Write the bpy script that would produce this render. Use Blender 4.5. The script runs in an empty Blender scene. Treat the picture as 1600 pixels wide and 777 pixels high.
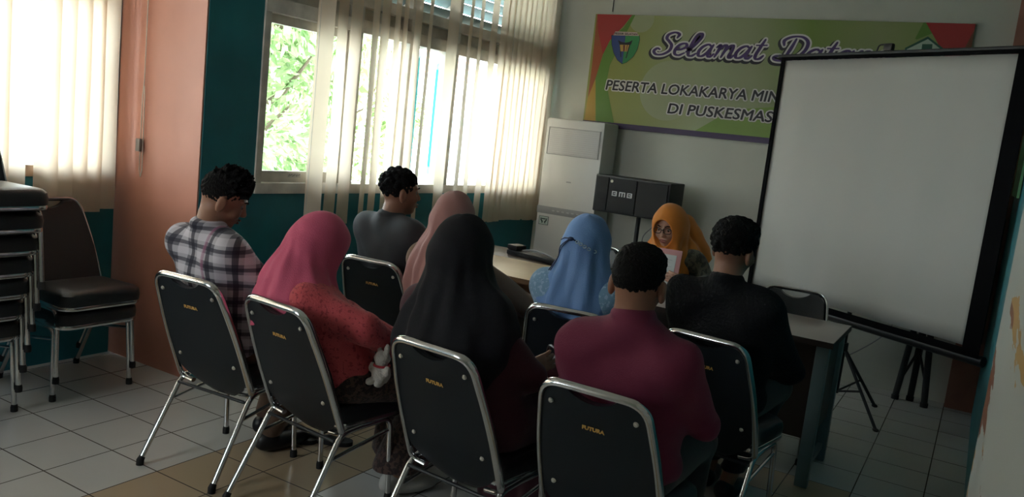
import bpy, bmesh, math, random
import numpy as np
from mathutils import Vector, Matrix
R = math.radians
rng = random.Random(7)
SC = bpy.context.scene
COL = SC.collection
# ------------------------------------------------------------------ camera
YAW, PITCH, ROLL, FPX = -0.519896, -0.1405411, 0.1107636, 1272.904
CAM = Vector((3.039, -1.7805, 1.5277))
_f = Vector((math.sin(YAW)*math.cos(PITCH), math.cos(YAW)*math.cos(PITCH), math.sin(PITCH)))
_r0 = _f.cross(Vector((0, 0, 1))).normalized(); _u0 = _r0.cross(_f)
_r = math.cos(ROLL)*_r0+math.sin(ROLL)*_u0; _u = -math.sin(ROLL)*_r0+math.cos(ROLL)*_u0
cd = bpy.data.cameras.new('camera'); cam = bpy.data.objects.new('camera', cd); COL.objects.link(cam)
M = Matrix((( _r.x, _u.x, -_f.x, CAM.x), (_r.y, _u.y, -_f.y, CAM.y), (_r.z, _u.z, -_f.z, CAM.z), (0, 0, 0, 1)))
cam.matrix_world = M
cd.sensor_width = 36; cd.lens = 36*FPX/1600; cd.clip_start = 0.02; cd.clip_end = 200
SC.camera = cam
# ------------------------------------------------------------------ world, sun, exposure
w = bpy.data.worlds.new('sky'); SC.world = w; w.use_nodes = True
nt = w.node_tree; bg = nt.nodes['Background']
tc = nt.nodes.new('ShaderNodeTexCoord'); sx = nt.nodes.new('ShaderNodeSeparateXYZ'); rp = nt.nodes.new('ShaderNodeValToRGB')
nt.links.new(tc.outputs['Generated'], sx.inputs[0]); nt.links.new(sx.outputs['Z'], rp.inputs[0]); nt.links.new(rp.outputs[0], bg.inputs[0])
rp.color_ramp.elements[0].color = (.93, .97, 1.0, 1); rp.color_ramp.elements[1].color = (.74, .87, 1.0, 1)
bg.inputs[1].default_value = 23.0
sd = bpy.data.lights.new('sun', 'SUN'); sd.energy = 14.0; sd.angle = R(4); sd.color = (1, .95, .86)
so = bpy.data.objects.new('sun', sd); COL.objects.link(so)
so.rotation_euler = Vector((-.62, .10, -.78)).to_track_quat('-Z', 'Y').to_euler()
SC.view_settings.view_transform = 'Standard'; SC.view_settings.look = 'None'
SC.view_settings.exposure = -0.50; SC.view_settings.gamma = 1; SC.view_settings.use_curve_mapping = False
# ------------------------------------------------------------------ portals at the windows and an added fill opening (daylight sampling)
def portal(loc, sizex, sizey, direction):
    l = bpy.data.lights.new('opening_portal', 'AREA'); l.shape = 'RECTANGLE'; l.size = sizex; l.size_y = sizey
    o = bpy.data.objects.new('opening_portal', l); COL.objects.link(o); o.location = loc
    o.rotation_euler = Vector(direction).to_track_quat('-Z', 'Y').to_euler()
    l.cycles.is_portal = True
portal((-.72, 2.95, 1.95), 3.3, 1.95, (1, 0, 0))
portal((-.35, -3.25, 1.95), .9, .9, (0, 1, 0))  # opening behind the camera, added for fill light
portal((-1.42, -.6, 1.75), 3.4, 1.6, (1, 0, 0))
# ------------------------------------------------------------------ materials
MATS = {}
def mat(name, col, rough=.6, metal=0, bump=0, bscale=40, var=0, vscale=6, spec=.5, sheen=0, trans=0, alpha=None):
    if name in MATS: return MATS[name]
    m = bpy.data.materials.new(name); m.use_nodes = True; n = m.node_tree; b = n.nodes['Principled BSDF']
    b.inputs['Base Color'].default_value = (*col, 1); b.inputs['Roughness'].default_value = rough; b.inputs['Metallic'].default_value = metal
    b.inputs['Specular IOR Level'].default_value = spec
    if sheen: b.inputs['Sheen Weight'].default_value = sheen; b.inputs['Sheen Roughness'].default_value = .5
    t = n.nodes.new('ShaderNodeTexCoord')
    if var:
        z = n.nodes.new('ShaderNodeTexNoise'); z.inputs['Scale'].default_value = vscale; z.inputs['Detail'].default_value = 5
        n.links.new(t.outputs['Object'], z.inputs['Vector'])
        r = n.nodes.new('ShaderNodeValToRGB'); n.links.new(z.outputs['Fac'], r.inputs[0])
        r.color_ramp.elements[0].position = .35; r.color_ramp.elements[1].position = .65
        r.color_ramp.elements[0].color = tuple(c*(1-var) for c in col)+(1,); r.color_ramp.elements[1].color = tuple(min(1, c*(1+var)) for c in col)+(1,)
        n.links.new(r.outputs[0], b.inputs['Base Color'])
    if bump:
        z = n.nodes.new('ShaderNodeTexNoise'); z.inputs['Scale'].default_value = bscale; z.inputs['Detail'].default_value = 4
        n.links.new(t.outputs['Object'], z.inputs['Vector'])
        q = n.nodes.new('ShaderNodeBump'); q.inputs['Strength'].default_value = bump; q.inputs['Distance'].default_value = .01
        n.links.new(z.outputs['Fac'], q.inputs['Height']); n.links.new(q.outputs[0], b.inputs['Normal'])
    MATS[name] = m; return m
def bsdf(m): return m.node_tree.nodes['Principled BSDF']
teal = mat('teal_paint', (.013, .165, .20), .45, bump=.15, bscale=12, var=.12, vscale=3)
tealout = mat('teal_panel', (.05, .42, .46), .5)
pink = mat('salmon_paint', (.54, .235, .165), .5, bump=.12, bscale=10, var=.07, vscale=2)
wallw = mat('off_white_paint', (.52, .53, .47), .55, bump=.08, bscale=14, var=.05, vscale=2)
ceilm = mat('ceiling_white', (.6, .6, .57), .8)
chrome = mat('chrome', (.62, .63, .64), .16, 1)
vinyl = mat('black_vinyl', (.012, .013, .016), .38, bump=.25, bscale=220)
shell = mat('black_plastic_shell', (.010, .014, .018), .5, spec=.3)
rubber = mat('black_rubber', (.008, .008, .008), .7)
blackm = mat('black_metal', (.008, .009, .012), .45)
frame_w = mat('aged_white_frame', (.62, .57, .50), .5, var=.15, vscale=9)
gold = mat('gold_print', (.65, .38, .10), .5)
screwm = mat('screw', (.62, .60, .55), .35, .7)
acw = mat('appliance_white', (.58, .57, .55), .35)
acg = mat('appliance_grey', (.30, .30, .30), .4)
purple = mat('print_purple', (.045, .015, .115), .5)
white = mat('print_white', (.62, .60, .58), .5)
blk = mat('print_black', (.008, .007, .012), .5)
# ------------------------------------------------------------------ mesh helpers
class MB:
    def __init__(s): s.bm = bmesh.new()
    def box(s, a, b, bev=0):
        a = Vector(a); b = Vector(b)
        r = bmesh.ops.create_cube(s.bm, size=1, matrix=Matrix.Translation((a+b)/2) @ Matrix.Diagonal((*(b-a), 1)))
        if bev:
            es = list({e for v in r['verts'] for e in v.link_edges})
            bmesh.ops.bevel(s.bm, geom=es, offset=bev, segments=2, profile=.6, affect='EDGES')
        return s
    def mbox(s, m, sx, sy, sz, bev=0):
        r = bmesh.ops.create_cube(s.bm, size=1, matrix=m @ Matrix.Diagonal((sx, sy, sz, 1)))
        if bev:
            es = list({e for v in r['verts'] for e in v.link_edges})
            bmesh.ops.bevel(s.bm, geom=es, offset=bev, segments=2, profile=.6, affect='EDGES')
        return s
    def tube(s, pts, r, closed=False, seg=10, cap=True, flat=None):
        pts = [Vector(p) for p in pts]; n = len(pts); rings = []
        up = None
        rr = r if isinstance(r, (list, tuple)) else [r]*n
        for i in range(n):
            if closed: t = (pts[(i+1) % n]-pts[i-1]).normalized()
            else: t = (pts[min(i+1, n-1)]-pts[max(i-1, 0)]).normalized()
            if up is None:
                up = Vector((0, 0, 1)) if abs(t.z) < .9 else Vector((1, 0, 0))
            a = (up-t*up.dot(t)).normalized(); up = a; b = t.cross(a)
            fx = flat or (1, 1)
            rings.append([s.bm.verts.new(pts[i]+a*math.cos(2*math.pi*k/seg)*rr[i]*fx[0]+b*math.sin(2*math.pi*k/seg)*rr[i]*fx[1]) for k in range(seg)])
        for i in range(n if closed else n-1):
            A = rings[i]; B = rings[(i+1) % n]
            off = 0
            if closed and i == n-1:
                off = min(range(seg), key=lambda o: (A[0].co-B[o].co).length)
            for k in range(seg):
                s.bm.faces.new((A[k], A[(k+1) % seg], B[(k+1+off) % seg], B[(k+off) % seg]))
        if cap and not closed:
            s.bm.faces.new(rings[0][::-1]); s.bm.faces.new(rings[-1])
        return s
    def cyl(s, a, b, r, r2=None, seg=16):
        return s.tube([a, b], [r, r if r2 is None else r2], seg=seg)
    def ball(s, c, r, sc=(1, 1, 1)):
        bmesh.ops.create_uvsphere(s.bm, u_segments=16, v_segments=10, radius=r, matrix=Matrix.Translation(c) @ Matrix.Diagonal((*sc, 1))); return s
    def poly(s, pts, ext=None):
        """flat polygon; ext = vector of thickness"""
        v = [s.bm.verts.new(Vector(p)) for p in pts]; s.bm.faces.new(v)
        if ext is not None:
            e = Vector(ext); w2 = [s.bm.verts.new(Vector(p)+e) for p in pts]; s.bm.faces.new(w2[::-1]); n = len(v)
            for i in range(n): s.bm.faces.new((v[i], w2[i], w2[(i+1) % n], v[(i+1) % n]))
        return s
    def build(s, name, m, parent=None, smooth=True, angle=40):
        bmesh.ops.recalc_face_normals(s.bm, faces=s.bm.faces)
        me = bpy.data.meshes.new(name); s.bm.to_mesh(me); s.bm.free()
        return link(name, me, m, parent, smooth, angle)
def link(name, me, m, parent=None, smooth=True, angle=40):
    if m is not None: me.materials.append(m)
    if smooth:
        me.shade_smooth()
        if angle < 180: me.set_sharp_from_angle(angle=R(angle))
    o = bpy.data.objects.new(name, me); COL.objects.link(o)
    if parent: o.parent = parent
    return o
def empty(name, loc=(0, 0, 0), rz=0):
    o = bpy.data.objects.new(name, None); COL.objects.link(o); o.location = loc; o.rotation_euler = (0, 0, rz); o.empty_display_size = .1
    return o
def tag(o, label=None, cat=None, group=None, kind=None):
    if label: o['label'] = label
    if cat: o['category'] = cat
    if group: o['group'] = group
    if kind: o['kind'] = kind
    return o
KIDS = {}
def copy_tree(o, parent=None):
    c = o.copy(); COL.objects.link(c); c.parent = parent
    for ch in [x for x in COL.objects if x.parent == o]: copy_tree(ch, c)
    return c
def fillet(pts, rad, n=5, closed=False):
    P = [Vector(p) for p in pts]; out = []; N = len(P)
    rr = rad if isinstance(rad, (list, tuple)) else [rad]*N
    for i in range(N):
        if not closed and i in (0, N-1): out.append(P[i]); continue
        a = P[i-1]; b = P[i]; c = P[(i+1) % N]
        d1 = (a-b); d2 = (c-b); r = min(rr[i], d1.length*.49, d2.length*.49)
        p = b+d1.normalized()*r; q = b+d2.normalized()*r
        for k in range(n+1):
            t = k/n; out.append(p*(1-t)**2+b*2*t*(1-t)+q*t*t)
    return out
def catmull(pts, n=6):
    P = [Vector(p) for p in pts]; P = [P[0]*2-P[1]]+P+[P[-1]*2-P[-2]]; out = []
    for i in range(1, len(P)-2):
        for k in range(n):
            t = k/n; a, b, c, d = P[i-1:i+3]
            out.append(.5*((2*b)+(c-a)*t+(2*a-5*b+4*c-d)*t*t+(3*b-a-3*c+d)*t**3))
    out.append(P[-2]); return out
def text_mesh(s, size, bold=0.0, shear=0, ext=.001, align='LEFT'):
    c = bpy.data.curves.new('t', 'FONT'); c.body = s; c.size = size; c.offset = bold; c.shear = shear; c.extrude = ext; c.align_x = align; c.resolution_u = 3
    o = bpy.data.objects.new('t', c); COL.objects.link(o)
    bpy.context.view_layer.update()
    dg = bpy.context.evaluated_depsgraph_get()
    me = bpy.data.meshes.new_from_object(o.evaluated_get(dg)); bpy.data.objects.remove(o)
    for p in list(me.materials): me.materials.pop()
    return me
# ================================================================== SETTING
def struct(o): o['kind'] = 'structure'; return o
# floor: glazed tiles with a beige border frame
TX, TY = .30, .2925
fm = mat('floor_tiles', (.5, .5, .47), .16)
n = fm.node_tree; b = bsdf(fm)
g = n.nodes.new('ShaderNodeNewGeometry'); sp = n.nodes.new('ShaderNodeSeparateXYZ'); n.links.new(g.outputs['Position'], sp.inputs[0])
def mth(n, op, a, bb=None, clamp=False):
    m = n.nodes.new('ShaderNodeMath'); m.operation = op; m.use_clamp = clamp
    for i, v in enumerate((a, bb)):
        if v is None: continue
        if isinstance(v, (int, float)): m.inputs[i].default_value = v
        else: n.links.new(v, m.inputs[i])
    return m.outputs[0]
X, Y = sp.outputs['X'], sp.outputs['Y']
def grout(v, t):
    fr = mth(n, 'FRACT', mth(n, 'DIVIDE', v, t)); d = mth(n, 'ABSOLUTE', mth(n, 'SUBTRACT', fr, .5))
    return mth(n, 'GREATER_THAN', d, .5-.0028/t)
gr = mth(n, 'MAXIMUM', grout(X, TX), grout(Y, TY))
def inside(x0, x1, y0, y1):
    a = mth(n, 'MULTIPLY', mth(n, 'GREATER_THAN', X, x0), mth(n, 'LESS_THAN', X, x1))
    c = mth(n, 'MULTIPLY', mth(n, 'GREATER_THAN', Y, y0), mth(n, 'LESS_THAN', Y, y1))
    return mth(n, 'MULTIPLY', a, c)
beige = mth(n, 'SUBTRACT', inside(.3, 2.7, -2.34, 2.34), inside(.9, 2.4, -2.0475, 2.0475))
ns = n.nodes.new('ShaderNodeTexNoise'); ns.inputs['Scale'].default_value = 2.5; ns.inputs['Detail'].default_value = 6
n.links.new(g.outputs['Position'], ns.inputs['Vector'])
def mix(n, f, a, bb):
    m = n.nodes.new('ShaderNodeMix'); m.data_type = 'RGBA'
    for i, v in ((0, f), (6, a), (7, bb)):
        if isinstance(v, (int, float)): m.inputs[i].default_value = v
        elif isinstance(v, tuple): m.inputs[i].default_value = (*v, 1)
        else: n.links.new(v, m.inputs[i])
    return m.outputs[2]
c1 = mix(n, ns.outputs['Fac'], (.47, .47, .45), (.58, .58, .55))
c2 = mix(n, beige, c1, (.42, .33, .22))
c3 = mix(n, gr, c2, (.09, .075, .06))
n.links.new(c3, b.inputs['Base Color'])
rz = mth(n, 'ADD', mth(n, 'MULTIPLY', ns.outputs['Fac'], .14), .10); n.links.new(rz, b.inputs['Roughness'])
struct(MB().box((-1.6, -3.3, -.1), (3.6, 4.9, 0)).build('floor', fm, smooth=False))
struct(MB().box((-1.5, -3.3, 3.0), (3.6, 4.9, 3.1)).build('ceiling', ceilm, smooth=False))
struct(MB().box((-.7, 4.55, 0), (3.4, 4.75, 3.0)).build('wall_back', wallw, smooth=False))
struct(MB().box((3.17, -3.2, 0), (3.4, 4.55, 3.0)).build('wall_right', teal, smooth=False))
struct(MB().box((-1.5, -3.3, 0), (-.8, -3.1, 3.0)).box((.1, -3.3, 0), (3.4, -3.1, 3.0)).box((-.8, -3.3, 2.4), (.1, -3.1, 3.0)).box((-.8, -3.3, 0), (.1, -3.1, 1.5)).build('wall_front', wallw, smooth=False))  # the gap in this wall is an added opening that lets fill light in
# brown corner pillar at back right, white peeling pier beside the camera
struct(MB().box((3.0, 4.45, 0), (3.17, 4.55, 3.0)).build('trim_1', mat('brown_pink_paint', (.34, .14, .10), .5, var=.15), smooth=False))
pe = mat('peeling_white_paint', (.50, .51, .48), .6, bump=.1, bscale=20)
n = pe.node_tree; b = bsdf(pe)
tc = n.nodes.new('ShaderNodeTexCoord'); mp = n.nodes.new('ShaderNodeMapping'); n.links.new(tc.outputs['Object'], mp.inputs[0]); mp.inputs['Scale'].default_value = (1, .30, 1.7)
nz = n.nodes.new('ShaderNodeTexNoise'); nz.inputs['Scale'].default_value = 4.2; nz.inputs['Detail'].default_value = 5; nz.inputs['Roughness'].default_value = .55
n.links.new(mp.outputs[0], nz.inputs['Vector'])
f1 = mth(n, 'GREATER_THAN', nz.outputs['Fac'], .585)
nz2 = n.nodes.new('ShaderNodeTexNoise'); nz2.inputs['Scale'].default_value = 2.3; n.links.new(mp.outputs[0], nz2.inputs['Vector'])
pc = mix(n, mth(n, 'GREATER_THAN', nz2.outputs['Fac'], .5), (.20, .07, .035), (.42, .26, .09))
n.links.new(mix(n, f1, (.41, .44, .43), pc), b.inputs['Base Color'])
struct(MB().box((3.108, -2.6, 0), (3.175, .46, 3.0), .008).build('wall_right_pier', pe))
# left wall (recessed bay) with window 1
LX = -1.25
struct(MB().box((LX-.15, -3.1, 0), (LX, 1.09, 1.03)).box((LX-.15, 1.03, 1.03), (LX, 1.09, 3.0)).box((LX-.15, -3.1, 1.03), (LX, -2.3, 3.0))
       .box((LX-.15, -2.3, 2.5), (LX, 1.03, 3.0)).build('wall_left_bay', teal, smooth=False))
# salmon pier
pier = struct(MB().poly([(LX-.15, 1.10, 0), (-.555, 1.10, 0), (-.555, 1.10, 3), (LX-.15, 1.10, 3)], (0, .02, 0)).build('wall_left_pier', pink, smooth=False))
struct(MB().box((LX-.15, 1.12, 0), (-.556, 1.30, 3.0)).build('wall_left_return', teal, smooth=False))
# window wall: slightly skewed plane; local frame y = along the wall (s), x = into the room
WL = empty('wall_left', (-.55, 1.09, 0), -math.atan2(.15, 3.46)); tag(WL, kind='structure')
S0, S1, ZB, ZT = .368, 3.32, 1.028, 2.09
struct(MB().box((-.16, .02, 0), (0, 3.62, ZB)).box((-.16, .02, ZB), (0, S0, 3.0)).box((-.16, S1, ZB), (0, 3.62, 3.0)).box((-.16, S0, 2.80), (0, S1, 3.0)).build('wall_panel', teal, WL, smooth=False))
W1 = empty('window_1'); W1.parent = WL; W1['kind'] = 'structure'
fr = MB()
for z0, z1 in ((ZB, ZB+.062), (ZT-.05, ZT+.03), (2.20, 2.27), (2.74, 2.80)): fr.box((-.11, S0, z0), (.015, S1, z1), .004)
bays = [S0, 1.10, 1.62, 2.10, S1]
for i, s in enumerate(bays):
    a = s if i == 0 else s-.035; c = s+.045 if i == 0 else (s if i == 4 else s+.035)
    fr.box((-.11, a, ZB), (.012, c, 2.80), .004)
fr.build('window_frame', frame_w, W1)
fr = MB()
fr.box((-.09, S0+.045, ZT+.03), (-.05, S1, 2.20)).build('transom_panel', frame_w, W1)
glassm = bpy.data.materials.new('window_glass'); glassm.use_nodes = True
n = glassm.node_tree; n.nodes.clear(); o_ = n.nodes.new('ShaderNodeOutputMaterial'); tr = n.nodes.new('ShaderNodeBsdfTransparent'); gl = n.nodes.new('ShaderNodeBsdfGlossy'); mx = n.nodes.new('ShaderNodeMixShader')
fz = n.nodes.new('ShaderNodeFresnel'); fz.inputs[0].default_value = 1.3; gl.inputs['Roughness'].default_value = .02; tr.inputs[0].default_value = (.93, .97, .96, 1)
n.links.new(fz.outputs[0], mx.inputs[0]); n.links.new(tr.outputs[0], mx.inputs[1]); n.links.new(gl.outputs[0], mx.inputs[2]); n.links.new(mx.outputs[0], o_.inputs[0])
def sash(y0, y1, z0, z1, parent, ang=0):
    e = empty('sash'); e.parent = parent; e.location = (-.06, y0, 0); e.rotation_euler = (0, 0, ang)
    L = y1-y0; m = MB()
    m.box((-.018, 0, z0), (.018, L, z0+.065), .003).box((-.018, 0, z1-.05), (.018, L, z1), .003).box((-.018, 0, z0), (.018, .012 if not ang else .04, z1), .002).box((-.018, L-.04, z0), (.018, L, z1), .003)
    m.build('sash_frame', frame_w if ang == 0 else tealout, e)
    MB().box((-.003, .01, z0+.03), (.003, L-.02, z1-.03)).build('pane', glassm, e, smooth=False)
for i in range(4):
    y0 = bays[i]+(.045 if i == 0 else .035); y1 = bays[i+1]-.035
    if i == 0: sash(y0, y1, ZB+.062, ZT-.05, W1, 0)
    else: sash(y0, y1, ZB+.062, ZT-.05, W1, R((0, 44, 30, 43)[i]))
# louvre glass above the transom
lm = mat('louvre_glass', (.30, .42, .43), .2, var=.1); 
for i in range(4):
    m = MB()
    for k in range(6):
        zz = 2.31+k*.076
        m.mbox(Matrix.Translation((-.055, (bays[i]+bays[i+1])/2, zz)) @ Matrix.Rotation(R(-38), 4, 'Y'), .085, bays[i+1]-bays[i]-.075, .006)
    m.build('louvre', lm, W1, smooth=False)
# small scribbled sticker on the first sash rail
st = MB(); sc_y = S0+.28
st.box((-.0405, sc_y, 1.118), (-.0400, sc_y+.10, 1.143))
sk = st.build('sticker', mat('sticker_pale', (.5, .47, .44), .6), W1, smooth=False)
st = MB()
for k in range(9):
    st.tube([(-.0395, sc_y+.008+k*.010, 1.124+.004*(k % 3)), (-.0395, sc_y+.015+k*.010, 1.138-.004*(k % 2))], .0012, seg=5)
st.build('sticker_print', blk, sk)
# window 2 in the left bay
W2 = tag(empty('window_2', (LX, 0, 0)), kind='structure')
m = MB()
for z0, z1 in ((1.03, 1.09), (2.42, 2.5), (2.0, 2.06)): m.box((-.10, -2.3, z0), (.012, 1.03, z1), .004)
for s in (-2.3, -1.45, -.62, .21, .985): m.box((-.10, s, 1.03), (.010, s+.05, 2.5), .004)
m.build('window_frame', mat('aged_brown_frame', (.42, .30, .21), .5, var=.3, vscale=10), W2)
for s in (-2.25, -1.40, -.57, .26): MB().box((-.06, s, 1.09), (-.055, s+.78, 2.42)).build('pane', glassm, W2, smooth=False)
# unseen eave slab outside, added to darken the top of the windows
struct(MB().box((-2.0, -3.3, 3.02), (-1.36, 4.9, 3.08)).build('added_eave', mat('added_eave_paint', (.45, .33, .25), .7), smooth=False))
# ------------------------------------------------------------------ blinds
bm_ = bpy.data.materials.new('blind_fabric'); bm_.use_nodes = True
n = bm_.node_tree; n.nodes.clear(); o_ = n.nodes.new('ShaderNodeOutputMaterial'); df = n.nodes.new('ShaderNodeBsdfDiffuse'); tl = n.nodes.new('ShaderNodeBsdfTranslucent'); mx = n.nodes.new('ShaderNodeMixShader')
mx.inputs[0].default_value = .47
tc = n.nodes.new('ShaderNodeTexCoord'); nz = n.nodes.new('ShaderNodeTexNoise'); nz.inputs['Scale'].default_value = 3; nz.inputs['Detail'].default_value = 5; n.links.new(tc.outputs['Object'], nz.inputs['Vector'])
cc = mix(n, nz.outputs['Fac'], (.70, .56, .43), (.82, .71, .58))
n.links.new(cc, df.inputs[0]); n.links.new(cc, tl.inputs[0]); n.links.new(df.outputs[0], mx.inputs[1]); n.links.new(tl.outputs[0], mx.inputs[2]); n.links.new(mx.outputs[0], o_.inputs[0])
def slat(parent, y, z0, z1, wd, ang, x=.07, lean=0, curve=.006):
    m = MB(); bmx = m.bm; rows = 14; cols = 4
    V = []
    for i in range(rows+1):
        t = i/rows; z = z0+(z1-z0)*t
        a = ang+.10*math.sin(3*t+y*9)*(1-t)
        row = []
        for j in range(cols+1):
            u = (j/cols-.5); px = x+math.sin(a)*u*wd+curve*math.cos(u*math.pi)+.004*math.sin(9*t+y*20)*(1-t)
            py = y+lean*(1-t)+math.cos(a)*u*wd
            row.append(bmx.verts.new((px, py, z)))
        V.append(row)
    for i in range(rows):
        for j in range(cols): bmx.faces.new((V[i][j], V[i][j+1], V[i+1][j+1], V[i+1][j]))
    o = m.build('slat', bm_, parent, angle=180)
    return o
B1 = empty('vertical_blind', WL.location, WL.rotation_euler.z)
tag(B1, 'cream fabric vertical blind, partly open, over the window near the air conditioner', 'blind')
MB().box((.045, .62, 2.86), (.095, 3.42, 2.905), .006).build('head_rail', frame_w, B1)
spans = [(.678, .84), (.856, .936), (.957, 1.057), (1.154, 1.206), (1.23, 1.302), (1.357, 1.40), (1.44, 1.476), (1.547, 1.62), (1.69, 1.73), (1.905, 2.023), (2.15, 2.19), (2.27, 2.32), (2.42, 2.51)]
for a_, b_ in spans:
    sp_ = b_-a_; slat(B1, (a_+b_)/2, .83+.06*max(0, (1.2-a_)), 2.86, .10, R(51.5)-math.acos(min(1, sp_/.1606)))
y = 2.60
while y < 3.37:
    slat(B1, y, .815-.02*rng.random(), 2.86, .10, -.05+.35*rng.random()); y += .077
for y in (.70, 2.72): MB().tube([(.08, y, 2.86), (.08, y+.004, 1.8), (.08, y, .93)], .0018, seg=5).build('cord', frame_w, B1)
B2 = empty('vertical_blind', (LX, 0, 0)); tag(B2, 'cream fabric vertical blind hanging behind the stacked chairs, left of the salmon pier', 'blind')
MB().box((.045, -2.4, 2.70), (.095, 1.03, 2.745), .006).build('head_rail', frame_w, B2)
y = -2.3
while y < 1.0:
    gap = abs(y-.60) < .03
    if not gap: slat(B2, y, .865-.02*rng.random(), 2.70, .112, .15+.4*rng.random(), curve=.01)
    y += .082
# cord with weight on the salmon pier
cdn = empty('blind_cord', (-1.02, 1.09, 0)); tag(cdn, 'thin cream pull cord with small weight hanging on the salmon pier', 'cord')
MB().tube([(0, 0, 2.95), (.0, 0, 1.6), (-.01, 0, 1.5), (-.012, 0, 1.1), (.0, 0, 1.06), (.012, 0, 1.1), (.008, 0, 1.5), (0, 0, 1.56)], .0028, seg=6).build('cord', frame_w, cdn)
MB().box((-.03, -.018, 1.20), (.005, -.0, 1.27), .004).build('weight', mat('grey_weight', (.25, .22, .20), .5), cdn)
cdn.location.y = 1.088
# ------------------------------------------------------------------ outside
struct(MB().box((-60, -40, -.6), (-1.36, 60, -.5)).build('ground', mat('pale_concrete', (.55, .53, .48), .9), smooth=False))
leafm = bpy.data.materials.new('leaf'); leafm.use_nodes = True
b = bsdf(leafm); b.inputs['Base Color'].default_value = (.10, .20, .05, 1); b.inputs['Roughness'].default_value = .5
n = leafm.node_tree; oi = n.nodes.new('ShaderNodeNewGeometry'); rp = n.nodes.new('ShaderNodeValToRGB'); n.links.new(oi.outputs['Random Per Island'], rp.inputs[0])
rp.color_ramp.elements[0].color = (.16, .27, .09, 1); rp.color_ramp.elements[1].color = (.50, .62, .32, 1); n.links.new(rp.outputs[0], b.inputs['Base Color'])
bark = mat('bark', (.12, .09, .06), .9, bump=.5)
def tree(loc, h, rad, nl, label, seed):
    rg = random.Random(seed)
    e = empty('tree', loc); tag(e, label, 'tree', 'trees outside the windows')
    m = MB(); top = []
    m.tube([(0, 0, 0), (.05, .05, h*.4), (0, .1, h*.7)], [.13, .1, .05], seg=8)
    for k in range(9):
        a = k*2.4; q = Vector((math.cos(a)*rad*.6, math.sin(a)*rad*.6, h*(.45+.05*k))); m.tube([(0, .05, h*(.25+.045*k)), q*.6+Vector((0, 0, h*.12)), q], [.05, .03, .012], seg=6); top.append(q)
    m.build('trunk', bark, e)
    m = MB(); bmx = m.bm
    blobs = [Vector((rg.uniform(-1, 1)*rad*.7, rg.uniform(-1, 1)*rad*.7, h*rg.uniform(.25, .95))) for _ in range(26)]
    for _ in range(nl):
        c = rg.choice(blobs); d = Vector((rg.gauss(0, 1), rg.gauss(0, 1), rg.gauss(0, 1))).normalized()*rad*.36*rg.uniform(.7, 1.05)
        p = c+d; ax = (d.normalized()+Vector((rg.gauss(0, .5), rg.gauss(0, .5), rg.gauss(-.5, .4)))).normalized()
        sd_ = ax.cross(Vector((rg.gauss(0, 1), rg.gauss(0, 1), rg.gauss(0, 1)))).normalized(); L = rg.uniform(.10, .19); wd = L*.26
        nn = ax.cross(sd_)*.02
        v = [bmx.verts.new(q) for q in (p, p+ax*L*.5+sd_*wd+nn, p+ax*L, p+ax*L*.5-sd_*wd+nn)]
        bmx.faces.new(v)
    me = bpy.data.meshes.new('foliage'); bmx.to_mesh(me); bmx.free(); link('foliage', me, leafm, e, smooth=False)
tree((-4.4, 4.6, -.5), 4.6, 1.5, 9000, 'leafy green tree filling the clear pane left of the blind', 3)
tree((-6.6, 8.6, -.5), 4.4, 1.2, 6000, 'green tree seen between blind slats at the window middle', 5)
hb = empty('house', (-9.5, 15, -.5)); tag(hb, 'pale building glimpsed through the right half of the window', 'house')
MB().box((-3, -4, 0), (1, 4, 3.2)).build('wall', mat('house_white', (.7, .7, .68), .8), hb, smooth=False)
MB().poly([(1.5, -4.3, 3.1), (-1, -4.3, 4.4), (-3.5, -4.3, 3.1)], (0, 8.6, 0)).build('roof', mat('house_roof', (.35, .2, .15), .8), hb, smooth=False)
for q in (-2.4, 0, 2.4): MB().box((.98, q-.5, .9), (1.04, q+.5, 2.2)).build('window', mat('house_glass', (.12, .2, .25), .2), hb, smooth=False)
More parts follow.
